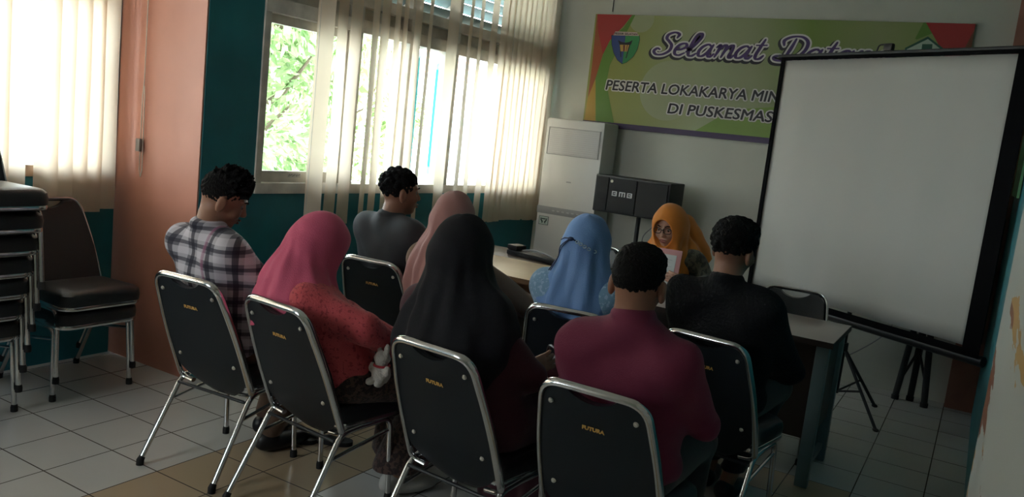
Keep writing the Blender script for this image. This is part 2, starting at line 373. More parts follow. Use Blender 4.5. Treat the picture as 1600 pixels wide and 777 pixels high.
# ================================================================== CHAIRS
def back_pt(x, z):            # point on the tilted back plane
    t = (z-.40)/(.83-.40); return Vector((x, .125-.175*t, z))
def make_chair(front_view=False):
    e = empty('stacking_chair')
    # chrome back loop
    L = [(-.135, .338), (-.203, .346), (-.200, .60), (-.165, .83), (.165, .83), (.200, .60), (.203, .346), (.135, .338)]
    pts = [back_pt(x, z) for x, z in L]
    m = MB(); m.tube(fillet(pts, [0, .045, .3, .065, .065, .3, .045, 0], 7), .0125, seg=12, flat=(.75, 1.1)); bf = m.build('back_frame', chrome, e)
    # rear shell and front pad, with a smile-shaped hand slot
    def edge(z):
        if z > .60: w_ = .200+(.165-.200)*(z-.60)/.23
        else: w_ = .202
        w_ -= .010
        if z > .765: w_ -= .065*(1-math.sqrt(max(0, 1-((z-.765)/.065)**2)))
        if z < .43: w_ -= .13*((.43-z)/.125)**1.8
        return w_
    def panel(off0, off1, z0, nm, mt):
        m = MB(); bmx = m.bm; rows = 26; cols = 24; F = []
        for off in (off0, off1):
            G = []
            for i in range(rows+1):
                row = []
                for j in range(cols+1):
                    u = j/cols*2-1
                    zt = .822; z = z0+(zt-z0)*i/rows
                    w_ = edge(min(z, .829)); x = u*w_
                    dip = .034*max(0, 1-(x/.082)**2)**.8
                    zz = z if i < rows else z-dip
                    if i == rows-1: zz = min(zz, zt-dip-.004)
                    if i == rows-2: zz = min(zz, zt-dip-.012)
                    p = back_pt(x, zz); bow = .012*(1-u*u)
                    p.y += off-bow*.6+(.022*((.45-zz)/.12)**2 if zz < .45 else 0)
                    row.append(bmx.verts.new(p))
                G.append(row)
            F.append(G)
        for G, fl in ((F[0], 1), (F[1], 0)):
            for i in range(rows):
                for j in range(cols):
                    q = (G[i][j], G[i][j+1], G[i+1][j+1], G[i+1][j]); bmx.faces.new(q if fl else q[::-1])
        A, B = F
        for j in range(cols):
            bmx.faces.new((A[0][j], B[0][j], B[0][j+1], A[0][j+1])); bmx.faces.new((A[rows][j+1], B[rows][j+1], B[rows][j], A[rows][j]))
        for i in range(rows):
            bmx.faces.new((A[i+1][0], B[i+1][0], B[i][0], A[i][0])); bmx.faces.new((A[i][cols], B[i][cols], B[i+1][cols], A[i+1][cols]))
        return m.build(nm, mt, e, angle=50)
    sh = panel(-.004, .006, .305, 'back_shell', shell)
    panel(.007, .030, .40, 'backrest', vinyl)
    for x, z in ((-.135, .765), (.135, .765), (-.150, .47), (.150, .47)):
        p = back_pt(x, z)+Vector((0, -.010, 0)); m = MB(); m.cyl(p, p+Vector((0, -.005, -.002)), .0085, .0065, 14); m.cyl(p+Vector((0, -.005, -.002)), p+Vector((0, -.0062, -.0025)), .004, .003, 8); m.build('screw', screwm, e)
    me = text_mesh('FUTURA', .019, .0008, .12, .0006, 'CENTER')
    o = link('brand_print', me, gold, sh, smooth=False)
    o.location = back_pt(.0, .700)+Vector((0, -.0150, 0)); o.rotation_euler = (R(90)+math.atan2(.175, .43)*1.0, 0, 0)
    # seat: cushion on a chrome-edged pan
    def seat_outline(g):
        W, Y0, Y1, rf, rb = .208+g, .150-g, .490+g, .06, .03
        P = []
        for cx, cy, r, a0 in ((W-rf, Y1-rf, rf, 0), (-W+rf, Y1-rf, rf, 90), (-W*.92+rb, Y0+rb, rb, 180), (W*.92-rb, Y0+rb, rb, 270)):
            for k in range(7): a = R(a0+15*k); P.append((cx+r*math.cos(a), cy+r*math.sin(a)))
        return P
    m = MB(); bmx = m.bm; rings = []
    for g, z in ((-.012, .376), (0, .382), (.002, .410), (-.002, .434), (-.016, .448), (-.05, .455), (-.11, .457)):
        rings.append([bmx.verts.new((x, y, z)) for x, y in seat_outline(g)])
    for A, B in zip(rings, rings[1:]):
        for i in range(len(A)): bmx.faces.new((A[i], A[(i+1) % len(A)], B[(i+1) % len(A)], B[i]))
    bmx.faces.new(rings[0][::-1]); bmx.faces.new(rings[-1]); m.build('seat', vinyl, e)
    P = [(x, y, .372) for x, y in seat_outline(-.006)]
    m = MB(); m.tube(P, .0125, closed=True, seg=8, flat=(1.0, .8)); m.build('seat_rim', chrome, e)
    # side frames
    for s in (-1, 1):
        X = s*.196
        rear = fillet([(X*1.04, -.045, .018), (X, .145, .350), (X, .25, .357)], .04, 6)
        frnt = fillet([(X, .25, .357), (X, .405, .355), (X*1.04, .425, .018)], .045, 6)
        lr = MB().tube(rear, .0115, seg=12).build('leg', chrome, e); lf = MB().tube(frnt, .0115, seg=12).build('leg', chrome, e)
        MB().tube([(X*1.04, -.046, .0), (X*1.04, -.045, .02), (X*1.035, -.036, .034)], [.0155, .016, .013], seg=12).build('rubber_foot', rubber, lr)
        MB().tube([(X*1.04, .425, .0), (X*1.04, .425, .02), (X*1.04, .425, .034)], [.0155, .016, .013], seg=12).build('rubber_foot', rubber, lf)
        MB().tube([(X, .085, .255), (X, .403, .305)], .0075, seg=8).build('side_brace', chrome, e)
    MB().tube([(-.190, .12, .325), (.190, .12, .325)], .007, seg=8).build('cross_bar', blackm, e)
    return e
chair0 = make_chair()
first = [True]
def place_chair(x, y, deg, label, group, z=0):
    if first[0]: c = chair0; first[0] = False
    else: c = copy_tree(chair0)
    c.location = (x, y, z); c.rotation_euler = (0, 0, R(deg)); tag(c, label, 'chair', group)
    return c
GC = 'chrome and black chairs used by the audience'
place_chair(.40, .345, 4, 'black chrome-framed chair under the man in the checked shirt', GC)
place_chair(.905, .335, -5, 'black chrome-framed chair under the woman in pink headscarf and coral jacket', GC)
place_chair(.46, 1.37, 5, 'black chrome-framed chair under the man in dark grey shirt near the window', GC)
place_chair(.965, 1.36, 0, 'black chrome-framed chair under the woman in mauve headscarf, mostly hidden', GC)
place_chair(1.605, .335, -5, 'black chrome-framed chair under the woman in the black headscarf', GC)
place_chair(1.61, 1.25, 8, 'black chrome-framed chair under the woman in light blue headscarf', GC)
place_chair(2.165, .345, 0, 'nearest black chrome-framed chair, under the man in maroon shirt', GC)
place_chair(2.19, 1.33, -6, 'black chrome-framed chair under the man in black shirt at the desk', GC)
place_chair(2.19, 2.92, 183, 'empty black chair facing the audience behind the grey desk, before the screen', None)
place_chair(.82, 3.25, 170, 'mostly hidden black chair behind the wooden table, chrome edge beside the blue headscarf', None)
for k in range(2):
    place_chair(-1.115+.022*k, .64, -90, ('lower', 'upper')[k]+' of the two stacked black chairs beside the salmon pier', 'pair of stacked chairs by the salmon pier', z=.095*k)
names = ['bottom', 'second from bottom', 'third from bottom', 'middle', 'third from top', 'second from top', 'topmost']
for k in range(7):
    place_chair(-1.10+.032*k, .045, -90, names[k]+' black chair of the tall stack at the left edge of the photo', 'tall stack of chairs at the left', z=.103*k)
# ================================================================== TABLES
laminate = mat('grey_rose_laminate', (.34, .28, .25), .28)
deskmetal = mat('grey_blue_metal', (.16, .21, .22), .4)
darkwood = mat('dark_wood_panel', (.045, .028, .022), .45)
wood = mat('light_wood', (.60, .44, .27), .32)
n = wood.node_tree; b = bsdf(wood); tc = n.nodes.new('ShaderNodeTexCoord'); mp = n.nodes.new('ShaderNodeMapping'); mp.inputs['Scale'].default_value = (2, 30, 30)
nz = n.nodes.new('ShaderNodeTexNoise'); nz.inputs['Scale'].default_value = 3; nz.inputs['Detail'].default_value = 6
n.links.new(tc.outputs['Object'], mp.inputs[0]); n.links.new(mp.outputs[0], nz.inputs['Vector']); n.links.new(mix(n, nz.outputs['Fac'], (.50, .34, .19), (.66, .50, .32)), b.inputs['Base Color'])
brownp = mat('brown_panel', (.21, .115, .06), .4)
def desk(name, x0, x1, y0, y1, label, top, edge, panel, legm):
    e = empty(name, ((x0+x1)/2, (y0+y1)/2, 0)); hx = (x1-x0)/2; hy = (y1-y0)/2; tag(e, label, 'table')
    MB().box((-hx, -hy, .705), (hx, hy, .730), .003).build('tabletop', top, e)
    MB().box((-hx-.002, -hy-.003, .703), (hx+.002, -hy, .7315)).box((hx, -hy-.002, .703), (hx+.003, hy, .7315)).build('edge_band', edge, e, smooth=False)
    MB().box((-hx+.06, -hy+.10, .22), (hx-.06, -hy+.118, .70)).build('modesty_panel', panel, e, smooth=False)
    for s in (-1, 1):
        X = s*(hx-.045)
        MB().box((X-.012, -hy+.09, .25), (X+.012, hy-.10, .70)).build('side_panel', panel if legm is panel else darkwood, e, smooth=False)
        for yy in (-hy+.055, hy-.06):
            MB().box((X-.030, yy-.024, .004), (X+.030, yy+.024, .704), .004).build('leg', legm, e)
        MB().box((X-.012, -hy+.06, .07), (X+.012, hy-.06, .10)).build('stretcher', legm, e)
    return e
desk('desk', 1.30, 2.53, 2.17, 2.74, 'desk with grey-rose top and grey metal legs in front of the man in black', laminate, darkwood, darkwood, deskmetal)
desk('desk', -.05, 1.285, 2.14, 2.73, 'light wooden table with brown front panel left of the blue headscarf', wood, brownp, brownp, brownp)
lt = empty('side_table', (.45, 2.99, 0)); tag(lt, 'dark brown table behind the light wooden table, carrying a black case', 'table')
MB().box((-.48, -.20, .69), (.52, .22, .715), .003).build('tabletop', mat('dark_brown_top', (.06, .035, .025), .4), lt)
for x in (-.44, .48):
    for y in (-.16, .18): MB().box((x-.02, y-.02, 0), (x+.02, y+.02, .69)).build('leg', darkwood, lt)
bc = empty('equipment_case', (.55, 2.93, .715), R(-14)); tag(bc, 'slim black case lying on the dark table before the air conditioner', 'case')
MB().box((-.25, -.05, 0), (.2, .05, .035), .008).build('body', blackm, bc)
MB().box((-.25, -.05, .035), (-.16, .05, .07), .01).build('raised_end', blackm, bc)
MB().tube(catmull([(-.15, 0, .038), (-.05, .01, .055), (.1, 0, .045), (.2, -.01, .02), (.33, -.02, .006)]), .006, seg=8).build('cable', mat('grey_cable', (.25, .25, .27), .5), bc)
# ================================================================== AIR CONDITIONER
ac = empty('floor_air_conditioner', (.065, 4.22, 0)); tag(ac, 'tall white floor-standing air conditioner in the corner by the window', 'air conditioner')
MB().box((-.262, 0, .0), (.262, .28, 1.685), .018).build('body', acw, ac)
MB().box((-.225, -.006, 1.395), (.230, .004, 1.605), .004).build('outlet_panel', mat('appliance_panel', (.50, .49, .485), .4), ac)
m = MB()
for a, b_ in (((-.232, -.007, 1.388), (.237, -.0, 1.3925)), ((-.232, -.007, 1.6075), (.237, 0, 1.612)), ((-.232, -.007, 1.388), (-.2285, 0, 1.612)), ((.2335, -.007, 1.388), (.237, 0, 1.612))): m.box(a, b_)
m.build('outlet_seam', acg, ac, smooth=False)
m = MB()
for k in range(12): m.box((-.215, -.0075, 1.405+k*.0165), (.220, -.006, 1.4065+k*.0165))
m.build('outlet_slats', acg, ac, smooth=False)
MB().box((-.262, -.003, .895), (.262, .002, .957), .001).build('control_strip', acg, ac)
m = MB()
for k in range(6): m.box((-.12+k*.045, -.0045, .922), (-.10+k*.045, -.003, .932))
m.build('buttons', mat('button_grey', (.42, .42, .42), .4), ac, smooth=False)
MB().box((-.02, -.003, 1.172), (.022, .001, 1.182), .001).build('badge', acg, ac)
m = MB(); m.box((-.262+.03, -.002, .800), (-.262+.118, .0, .872)); s1 = m.build('sticker', mat('sticker_mint', (.42, .50, .45), .5), ac, smooth=False)
m = MB()
for a, b_ in (((.03, .80), (.118, .803)), ((.03, .869), (.118, .872)), ((.03, .80), (.033, .872)), ((.115, .80), (.118, .872))): m.box((-.262+a[0], -.0035, a[1]), (-.262+b_[0], -.001, b_[1]))
m.box((-.262+.055, -.0035, .845), (-.262+.093, -.001, .853))
m.tube([(-.262+.047, -.003, .856), (-.262+.050, -.003, .838), (-.262+.062, -.003, .826), (-.262+.061, -.003, .813)], [.003, .005, .006, .004], seg=6)
m.tube([(-.262+.102, -.003, .856), (-.262+.099, -.003, .838), (-.262+.087, -.003, .826), (-.262+.088, -.003, .813)], [.003, .005, .006, .004], seg=6)
m.build('sticker_print', mat('sticker_dark', (.03, .05, .045), .5), s1, smooth=False)
# ================================================================== LOUDSPEAKERS
grill = mat('speaker_grille', (.018, .018, .019), .75, bump=.6, bscale=500)
logo_m = mat('logo_silver', (.62, .62, .62), .35)
def logo(parent):
    m = MB(); t = .0016
    def seg(x0, z0, x1, z1): m.box((x0, -.002, z0), (x1, .0, z1))
    # blocky letters B M B, 34 mm tall
    for x in (-.062, .034):
        seg(x, 0, x+.030, .005); seg(x, .022, x+.030, .027); seg(x, 0, x+.006, .027); seg(x+.025, 0, x+.031, .011); seg(x+.025, .016, x+.031, .027); seg(x+.011, .011, x+.031, .016)
    seg(-.016, .022, .022, .027); seg(-.016, 0, -.010, .027); seg(.0, 0, .006, .027); seg(.016, 0, .022, .027)
    m.build('logo', logo_m, parent, smooth=False)
sp1 = empty('loudspeaker', (.70, 4.02, 1.0)); sp1.rotation_euler = (0, R(0), R(-4)); tag(sp1, 'wide black karaoke loudspeaker on a pole beside the air conditioner', 'loudspeaker')
MB().box((-.315, 0, 0), (.315, .26, .285), .008).build('cabinet', mat('speaker_vinyl', (.013, .013, .014), .5, bump=.3, bscale=300), sp1)
for x0, x1 in ((-.30, -.195), (-.185, .045), (.055, .30)): MB().box((x0, -.014, .014), (x1, -.001, .271), .004).build('grille', grill, sp1)
m = MB(); m.tube([(-.245, -.016, .14+.0), (-.245, -.0165, .1401)], .04, seg=20); m.build('horn', grill, sp1)
lg = empty('logo_mount'); bpy.data.objects.remove(lg)
m = MB(); t = .002
def seg(x0, z0, x1, z1): m.box((x0-.07, -.0165, z0+.135), (x1-.07, -.0135, z1+.135))
k_ = 1.35
for x in (-.062, .034):
    for q in ((0, 0, .030, .005), (0, .022, .030, .027), (0, 0, .006, .027), (.025, 0, .031, .011), (.025, .016, .031, .027), (.011, .011, .031, .016)): seg((x+q[0])*k_, q[1]*k_, (x+q[2])*k_, q[3]*k_)
for q in ((-.016, .022, .022, .027), (-.016, 0, -.010, .027), (.0, 0, .006, .027), (.016, 0, .022, .027)): seg(q[0]*k_, q[1]*k_, q[2]*k_, q[3]*k_)
m.build('logo', logo_m, sp1, smooth=False)
MB().cyl((-.165, -.012, .245), (-.165, -.018, .245), .011).build('badge', mat('badge_cream', (.5, .46, .36), .5), sp1)
def stand(x, y, h, label, legs, spread=.42, rz=0, hub=.62, r0=.017, folded=False):
    e = empty('speaker_stand', (x, y, 0), rz); tag(e, label, 'stand')
    MB().cyl((0, 0, .10), (0, 0, h), r0).build('pole', blackm, e)
    MB().cyl((0, 0, hub), (0, 0, hub+.06), r0*1.9).build('collar', blackm, e)
    MB().ball((0, -.035, hub+.03), .014).build('knob', blackm, e)
    for k in range(3):
        a = R(90+120*k); c = Vector((math.cos(a), math.sin(a), 0))
        l = MB().tube([c*.03+Vector((0, 0, hub)), c*spread+Vector((0, 0, .012))], r0*.75, seg=8).build('leg', blackm, e)
        MB().ball(c*spread+Vector((0, 0, .013)), .018, (1, 1, .7)).build('rubber_foot', rubber, l)
        MB().tube([c*.02+Vector((0, 0, .14)), c*(spread*.5)+Vector((0, 0, hub*.52))], r0*.5, seg=6).build('brace', blackm, e)
    return e
stand(.74, 4.14, .998, 'black tripod stand holding the wide loudspeaker beside the air conditioner', 3, .32, hub=.58)
cb = MB().tube(catmull([(.86, 4.15, 1.0), (.84, 4.2, .93), (.78, 4.18, .84), (.79, 4.19, .70), (.82, 4.25, .3), (.9, 4.4, .02)]), .004, seg=6).build('speaker_cable', mat('grey_cable', (.25, .25, .27), .5)); tag(cb, 'thin grey cable looping under the wide loudspeaker', 'cable')
# second speaker behind the screen
sp2 = empty('loudspeaker', (2.975, 4.16, .53)); tag(sp2, 'tall black loudspeaker mostly hidden behind the right side of the screen', 'loudspeaker')
m = MB(); m.poly([(-.17, 0, 0), (.17, 0, 0), (.17, 0, .80), (.12, 0, .86), (-.17, 0, .86)], (0, .24, 0)); m.build('cabinet', blackm, sp2, smooth=False)
MB().box((-.14, -.012, .05), (.14, 0, .78), .004).build('grille', grill, sp2)
e = empty('speaker_stand', (2.80, 4.32, 0)); tag(e, 'folded black stand with thick legs below the screen, before the back wall', 'stand')
for k, (bx, by, tx, ty) in enumerate(((-.10, .04, -.055, .0), (-.01, .09, .0, .03), (.085, -.01, .045, -.02))):
    l = MB().tube([(bx, by, .02), (tx, ty, .53)], .021, seg=12).build('leg', blackm, e)
    MB().cyl((bx, by, 0), (bx, by, .03), .025).build('rubber_foot', rubber, l)
for a, b_ in (((-.08, .03, .16), (-.01, .02, .36)), ((.07, 0, .16), (0, .02, .36))): MB().tube([a, b_], .009, seg=6).build('brace', blackm, e)
MB().tube([(-.01, .04, .30), (-.005, .03, .53)], .022).build('collar', blackm, e)
# ================================================================== PROJECTION SCREEN
A = Vector((1.685, 4.03, 0)); B_ = Vector((3.055, 3.225, 0)); d_ = (B_-A); Lw = d_.length; ang = math.atan2(d_.y, d_.x)
ps = empty('projection_screen', A, ang); tag(ps, 'white tripod projection screen with black border leaning over the banner', 'projection screen')
zb, zt = .66, 2.215
m = MB(); bmx = m.bm; rows, cols = 16, 48; G = []
for i in range(rows+1):
    row = []
    for j in range(cols+1):
        u = j/cols; v_ = i/rows; yy = .003*math.sin(u*23+v_*2)+.0025*math.sin(u*41-v_*3+1)*(1-v_*.4)
        row.append(bmx.verts.new((u*Lw, yy, zb+(zt-zb)*v_)))
    G.append(row)
for i in range(rows):
    for j in range(cols): bmx.faces.new((G[i][j], G[i][j+1], G[i+1][j+1], G[i+1][j]))
o = m.build('fabric', mat('screen_fabric', (.50, .495, .47), .8), ps, angle=180)
sf = o.modifiers.new('thick', 'SOLIDIFY'); sf.thickness = .002
m = MB(); m.box((-.022, -.013, zb-.05), (.010, -.0085, zt+.03)).box((Lw-.01, -.013, zb-.05), (Lw+.085, -.0085, zt+.03)).box((-.022, -.013, zt-.0), (Lw+.085, -.0085, zt+.03)).box((-.022, -.013, zb-.05), (Lw+.085, -.0085, zb-.01))
m.build('border', mat('screen_border', (.004, .004, .005), .9, spec=.1), ps, smooth=False)
MB().box((-.05, -.02, zt+.022), (Lw+.09, .012, zt+.040), .004).build('top_bar', blackm, ps)
MB().cyl((-.075, .02, zb-.065), (Lw+.10, .02, zb-.065), .030, seg=20).build('roller_case', blackm, ps)
MB().cyl((-.078, .02, zb-.065), (-.072, .02, zb-.065), .024).box((-.035, -.012, zb-.052), (-.012, -.009, zb-.040)).build('end_cap', mat('cap_grey', (.2, .21, .21), .4), ps)
MB().cyl((Lw*.5, .06, .12), (Lw*.5, .06, zt+.05), .014).build('pole', blackm, ps)
MB().tube(catmull([(Lw*.45, .0, zt+.04), (Lw*.45+.015, 0, zt+.075), (Lw*.45+.06, 0, zt+.08)]), .005, seg=6).box((Lw*.45+.05, -.015, zt+.04), (Lw*.45+.11, .02, zt+.085), .012).build('hook', blackm, ps)
hubz = .40
MB().cyl((Lw*.5, .06, hubz), (Lw*.5, .06, hubz+.05), .026).build('collar', blackm, ps)
for k, (fx, fy) in enumerate(((Lw*.5+.02, .44), (Lw*.5-.40, -.08), (Lw*.5+.36, -.0))):
    c = Vector((Lw*.5, .06, 0)); f_ = Vector((fx, fy, .012))
    l = MB().tube([c+Vector((0, 0, hubz+.02)), f_], .012, seg=8, flat=(1, .6)).build('leg', blackm, ps)
    MB().ball(f_, .016, (1.3, 1, .7)).build('rubber_foot', rubber, l)
    mid = (c+Vector((0, 0, hubz+.02)))*.45+f_*.55
    MB().tube([c+Vector((0, 0, .13)), mid], .007, seg=6).build('brace', blackm, ps)
# wall cable
cb = MB().tube(catmull([(2.62, 4.53, .55), (2.55, 4.50, .40), (2.42, 4.45, .27), (2.3, 4.40, .19), (2.15, 4.3, .15)]), .004, seg=6).build('wall_cable', mat('grey_cable', (.25, .25, .27), .5)); tag(cb, 'thin dark cable hanging along the back wall below the screen', 'cable')
cb = MB().tube([(.12, 4.543, 2.60), (.12, 4.543, 3.0)], .0035, seg=6).build('hanging_wire', blackm); tag(cb, 'thin black wire holding the banner from above at its left', 'wire')
# green poster on the right wall
gp = empty('poster', (3.165, 3.9, 1.9)); tag(gp, 'green poster on the right wall beside the projection screen', 'poster')
MB().box((-.012, -.75, -.42), (0, .5, .7)).build('board', mat('poster_green', (.10, .26, .12), .6, var=.3, vscale=8), gp, smooth=False)
# ================================================================== BANNER
BY = 4.525
def bw(px, py, d=0):
    v = _f+_r*((px-800)/FPX)-_u*((py-388.5)/FPX); t = (BY-d-CAM.y)/v.y; p = CAM+v*t
    return Vector((p.x, BY-d, p.z))
bn = empty('banner', (1.38, BY, 1.65)); tag(bn, 'lime green welcome banner with red corners and purple script on the back wall', 'banner')
X0, X1, Z0, Z1 = -.02, 2.765, 1.655, 2.575
def bpart(name, polys, m_, d, parent=bn, th=.001, clip=True):
    mm = MB()
    for P in polys:
        Q = [bw(*p, d) if len(p) == 2 else Vector(p) for p in P]
        if clip: Q = [Vector((min(max(q.x, X0), X1), BY-d, min(max(q.z, Z0), Z1))) for q in Q]
        mm.poly([q-bn.location if parent is bn else q-parent['o_'] for q in Q], (0, th, 0))
    return mm.build(name, m_, parent, smooth=False)
gm = mat('banner_lime', (.30, .38, .06), .45)
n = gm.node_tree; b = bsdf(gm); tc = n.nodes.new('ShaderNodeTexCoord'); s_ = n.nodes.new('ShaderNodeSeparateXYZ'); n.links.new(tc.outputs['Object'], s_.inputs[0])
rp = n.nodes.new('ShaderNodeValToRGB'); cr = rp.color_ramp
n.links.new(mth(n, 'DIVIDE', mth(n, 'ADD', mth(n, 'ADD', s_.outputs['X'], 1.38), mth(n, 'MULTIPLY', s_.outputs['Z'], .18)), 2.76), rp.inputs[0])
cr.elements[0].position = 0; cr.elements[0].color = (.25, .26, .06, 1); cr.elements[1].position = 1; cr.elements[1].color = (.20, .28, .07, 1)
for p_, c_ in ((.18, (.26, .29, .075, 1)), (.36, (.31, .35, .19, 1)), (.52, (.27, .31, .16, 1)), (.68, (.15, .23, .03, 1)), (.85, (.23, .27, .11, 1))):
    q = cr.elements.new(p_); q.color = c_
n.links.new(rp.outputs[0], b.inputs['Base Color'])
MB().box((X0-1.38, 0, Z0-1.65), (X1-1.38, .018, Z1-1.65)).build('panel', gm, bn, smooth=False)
c4 = lambda *P: [(820+x/3.238, y/3.238) for x, y in P]
def pm(nm, c): return mat(nm, c, .45)
bpart('red_corner', [c4((368, 66), (545, 66), (505, 125), (430, 205), (395, 275), (370, 150))], pm('print_red', (.36, .022, .02)), .0012)
bpart('orange_band', [c4((366, 68), (370, 150), (395, 275), (360, 390), (318, 500), (340, 330))], pm('print_orange', (.32, .075, .02)), .0012)
bpart('yellow_band', [c4((318, 495), (358, 400), (358, 612), (300, 610))], pm('print_yellow', (.42, .26, .03)), .0012)
bpart('green_band', [c4((398, 270), (440, 190), (500, 140), (545, 70), (560, 70), (430, 330), (412, 420), (455, 645), (358, 610), (355, 400))], pm('print_green', (.10, .22, .025)), .0011)
bpart('green_band', [[(1444, 30), (1430, 60), (1432, 62), (1462, 50), (1449, 30)]], pm('print_green', (0, 0, 0)), .0011)
def circ(cx, cy, r, nn=40): return [(cx+r*math.cos(2*math.pi*k/nn), cy+r*math.sin(2*math.pi*k/nn)) for k in range(nn)]
def wcirc(px, py, r):
    c = bw(px, py); return [(c.x+r*math.cos(2*math.pi*k/48), BY, c.z+r*math.sin(2*math.pi*k/48)) for k in range(48)]
bpart('pale_disc', [wcirc(1043, 142, .235), wcirc(1003, 30, .105), wcirc(1140, 196, .10)], pm('print_pale', (.31, .34, .19)), .0006)
bpart('lower_green', [[(1085, 205), (1125, 182), (1165, 170), (1215, 167), (1210, 222), (1083, 214)]], pm('print_green2', (.17, .28, .035)), .0008)
bpart('purple_strip', [[Vector((X0, BY, Z0)), Vector((X1, BY, Z0)), Vector((X1, BY, Z0+.045)), Vector((X0, BY, Z0+.045))]], pm('print_navy', (.03, .012, .07)), .002)
bpart('red_corner', [[(1448, 29), (1532, 30), (1530, 60), (1520, 92), (1478, 92), (1462, 62)]], pm('print_red', (0, 0, 0)), .0012)
bpart('brown_band', [[(1530, 45), (1524, 95), (1498, 95), (1505, 80)]], pm('print_brown', (.16, .055, .02)), .0016)
bpart('house_emblem', [[(1414, 75), (1450, 57), (1477, 78), (1474, 120), (1412, 120)]], pm('print_darkgreen', (.012, .09, .055)), .0018)
bpart('house_emblem', [[(1417, 77), (1450, 61), (1474, 80), (1471, 118), (1415, 118)]], pm('print_mint', (.36, .46, .38)), .0024)
bpart('cross', [[(1441, 69), (1457, 69), (1455, 92), (1438, 92)], [(1421, 84), (1470, 87), (1468, 96), (1420, 94)]], pm('print_darkgreen', (0, 0, 0)), .003)
# crest
c8 = lambda *P: [(930+x/7.06, 20+y/7.06) for x, y in P]
shield = ((183, 250), (485, 255), (488, 300), (465, 400), (420, 480), (345, 545), (298, 562), (245, 520), (205, 440), (185, 350))
bpart('crest', [c8(*[(x+(x-335)*.035, y+(y-400)*.03) for x, y in shield])], blk, .0018)
bpart('crest_half', [c8((183, 250), (335, 252), (300, 562), (245, 520), (205, 440), (185, 350))], pm('print_blue', (.02, .05, .20)), .0024)
bpart('crest_half', [c8((335, 252), (485, 255), (488, 300), (465, 400), (420, 480), (345, 545), (300, 562))], pm('print_crestgreen', (.02, .22, .06)), .0024)
bpart('crest_ribbon', [c8((222, 205), (462, 215), (482, 255), (200, 248))], pm('print_ribbon', (.55, .42, .38)), .003)
bpart('crest_roof', [c8((250, 300), (290, 322), (335, 330), (375, 322), (412, 300), (395, 350), (335, 360), (268, 350)), c8((268, 350), (282, 350), (288, 490), (278, 490)), c8((388, 350), (375, 350), (335, 500), (345, 500))], blk, .003)
bpart('crest_house', [c8((272, 352), (375, 355), (352, 428), (280, 425))], pm('print_tan', (.5, .30, .06)), .0036)
bpart('crest_bars', [c8((308, 356), (330, 356), (324, 426), (308, 426)), c8((350, 356), (360, 356), (344, 426), (338, 426))], pm('print_maroon', (.14, .02, .02)), .0042)
def flat_text(s, p0, p1, h, m_, d, bold=.0, shear=0, name='lettering'):
    me = text_mesh(s, 1, 0, shear, .0006)
    if bold:
        bb = bmesh.new(); nb_ = 4 if bold < .04 else 12
        for k in range(nb_):
            b2 = me.copy(); b2.transform(Matrix.Translation((bold*math.cos(2*math.pi*k/nb_+.4), bold*math.sin(2*math.pi*k/nb_+.4), k*.00005))); bb.from_mesh(b2)
        bb.to_mesh(me); bb.free()
    m0 = text_mesh(s, 1, 0, shear, .0006)
    xs = [v.co.x for v in m0.vertices]; wd = max(xs)-min(xs); mn = min(xs); ys = [v.co.y for v in m0.vertices]; y0 = min(ys); hh = max(ys)-y0
    a = bw(*p0); b_ = bw(*p1); sx_ = (b_.x-a.x)/wd; sz = h/hh
    for v in me.vertices: v.co = (a.x+(v.co.x-mn)*sx_-bn.location.x, -d+v.co.z, a.z+(v.co.y-y0)*sz+(b_.z-a.z)*0-bn.location.z)
    return link(name, me, m_, bn, smooth=False)
f_t = lambda s, a, b_, h, nm: (flat_text(s, a, b_, h, white, .002, .10, .12, nm+'_outline'), flat_text(s, a, b_, h, blk, .004, .022, .12, nm))
flat_text('PESISIR SELATAN', (960.8, 54.0), (996.0, 55.2), .016, blk, .0045, .02, 0, 'crest_lettering')
f_t('PESERTA LOKAKARYA MINI', (946.5, 140), (1224, 160), .079, 'lettering')
f_t('DI PUSKESMAS', (1043, 177), (1207, 188), .079, 'lettering')
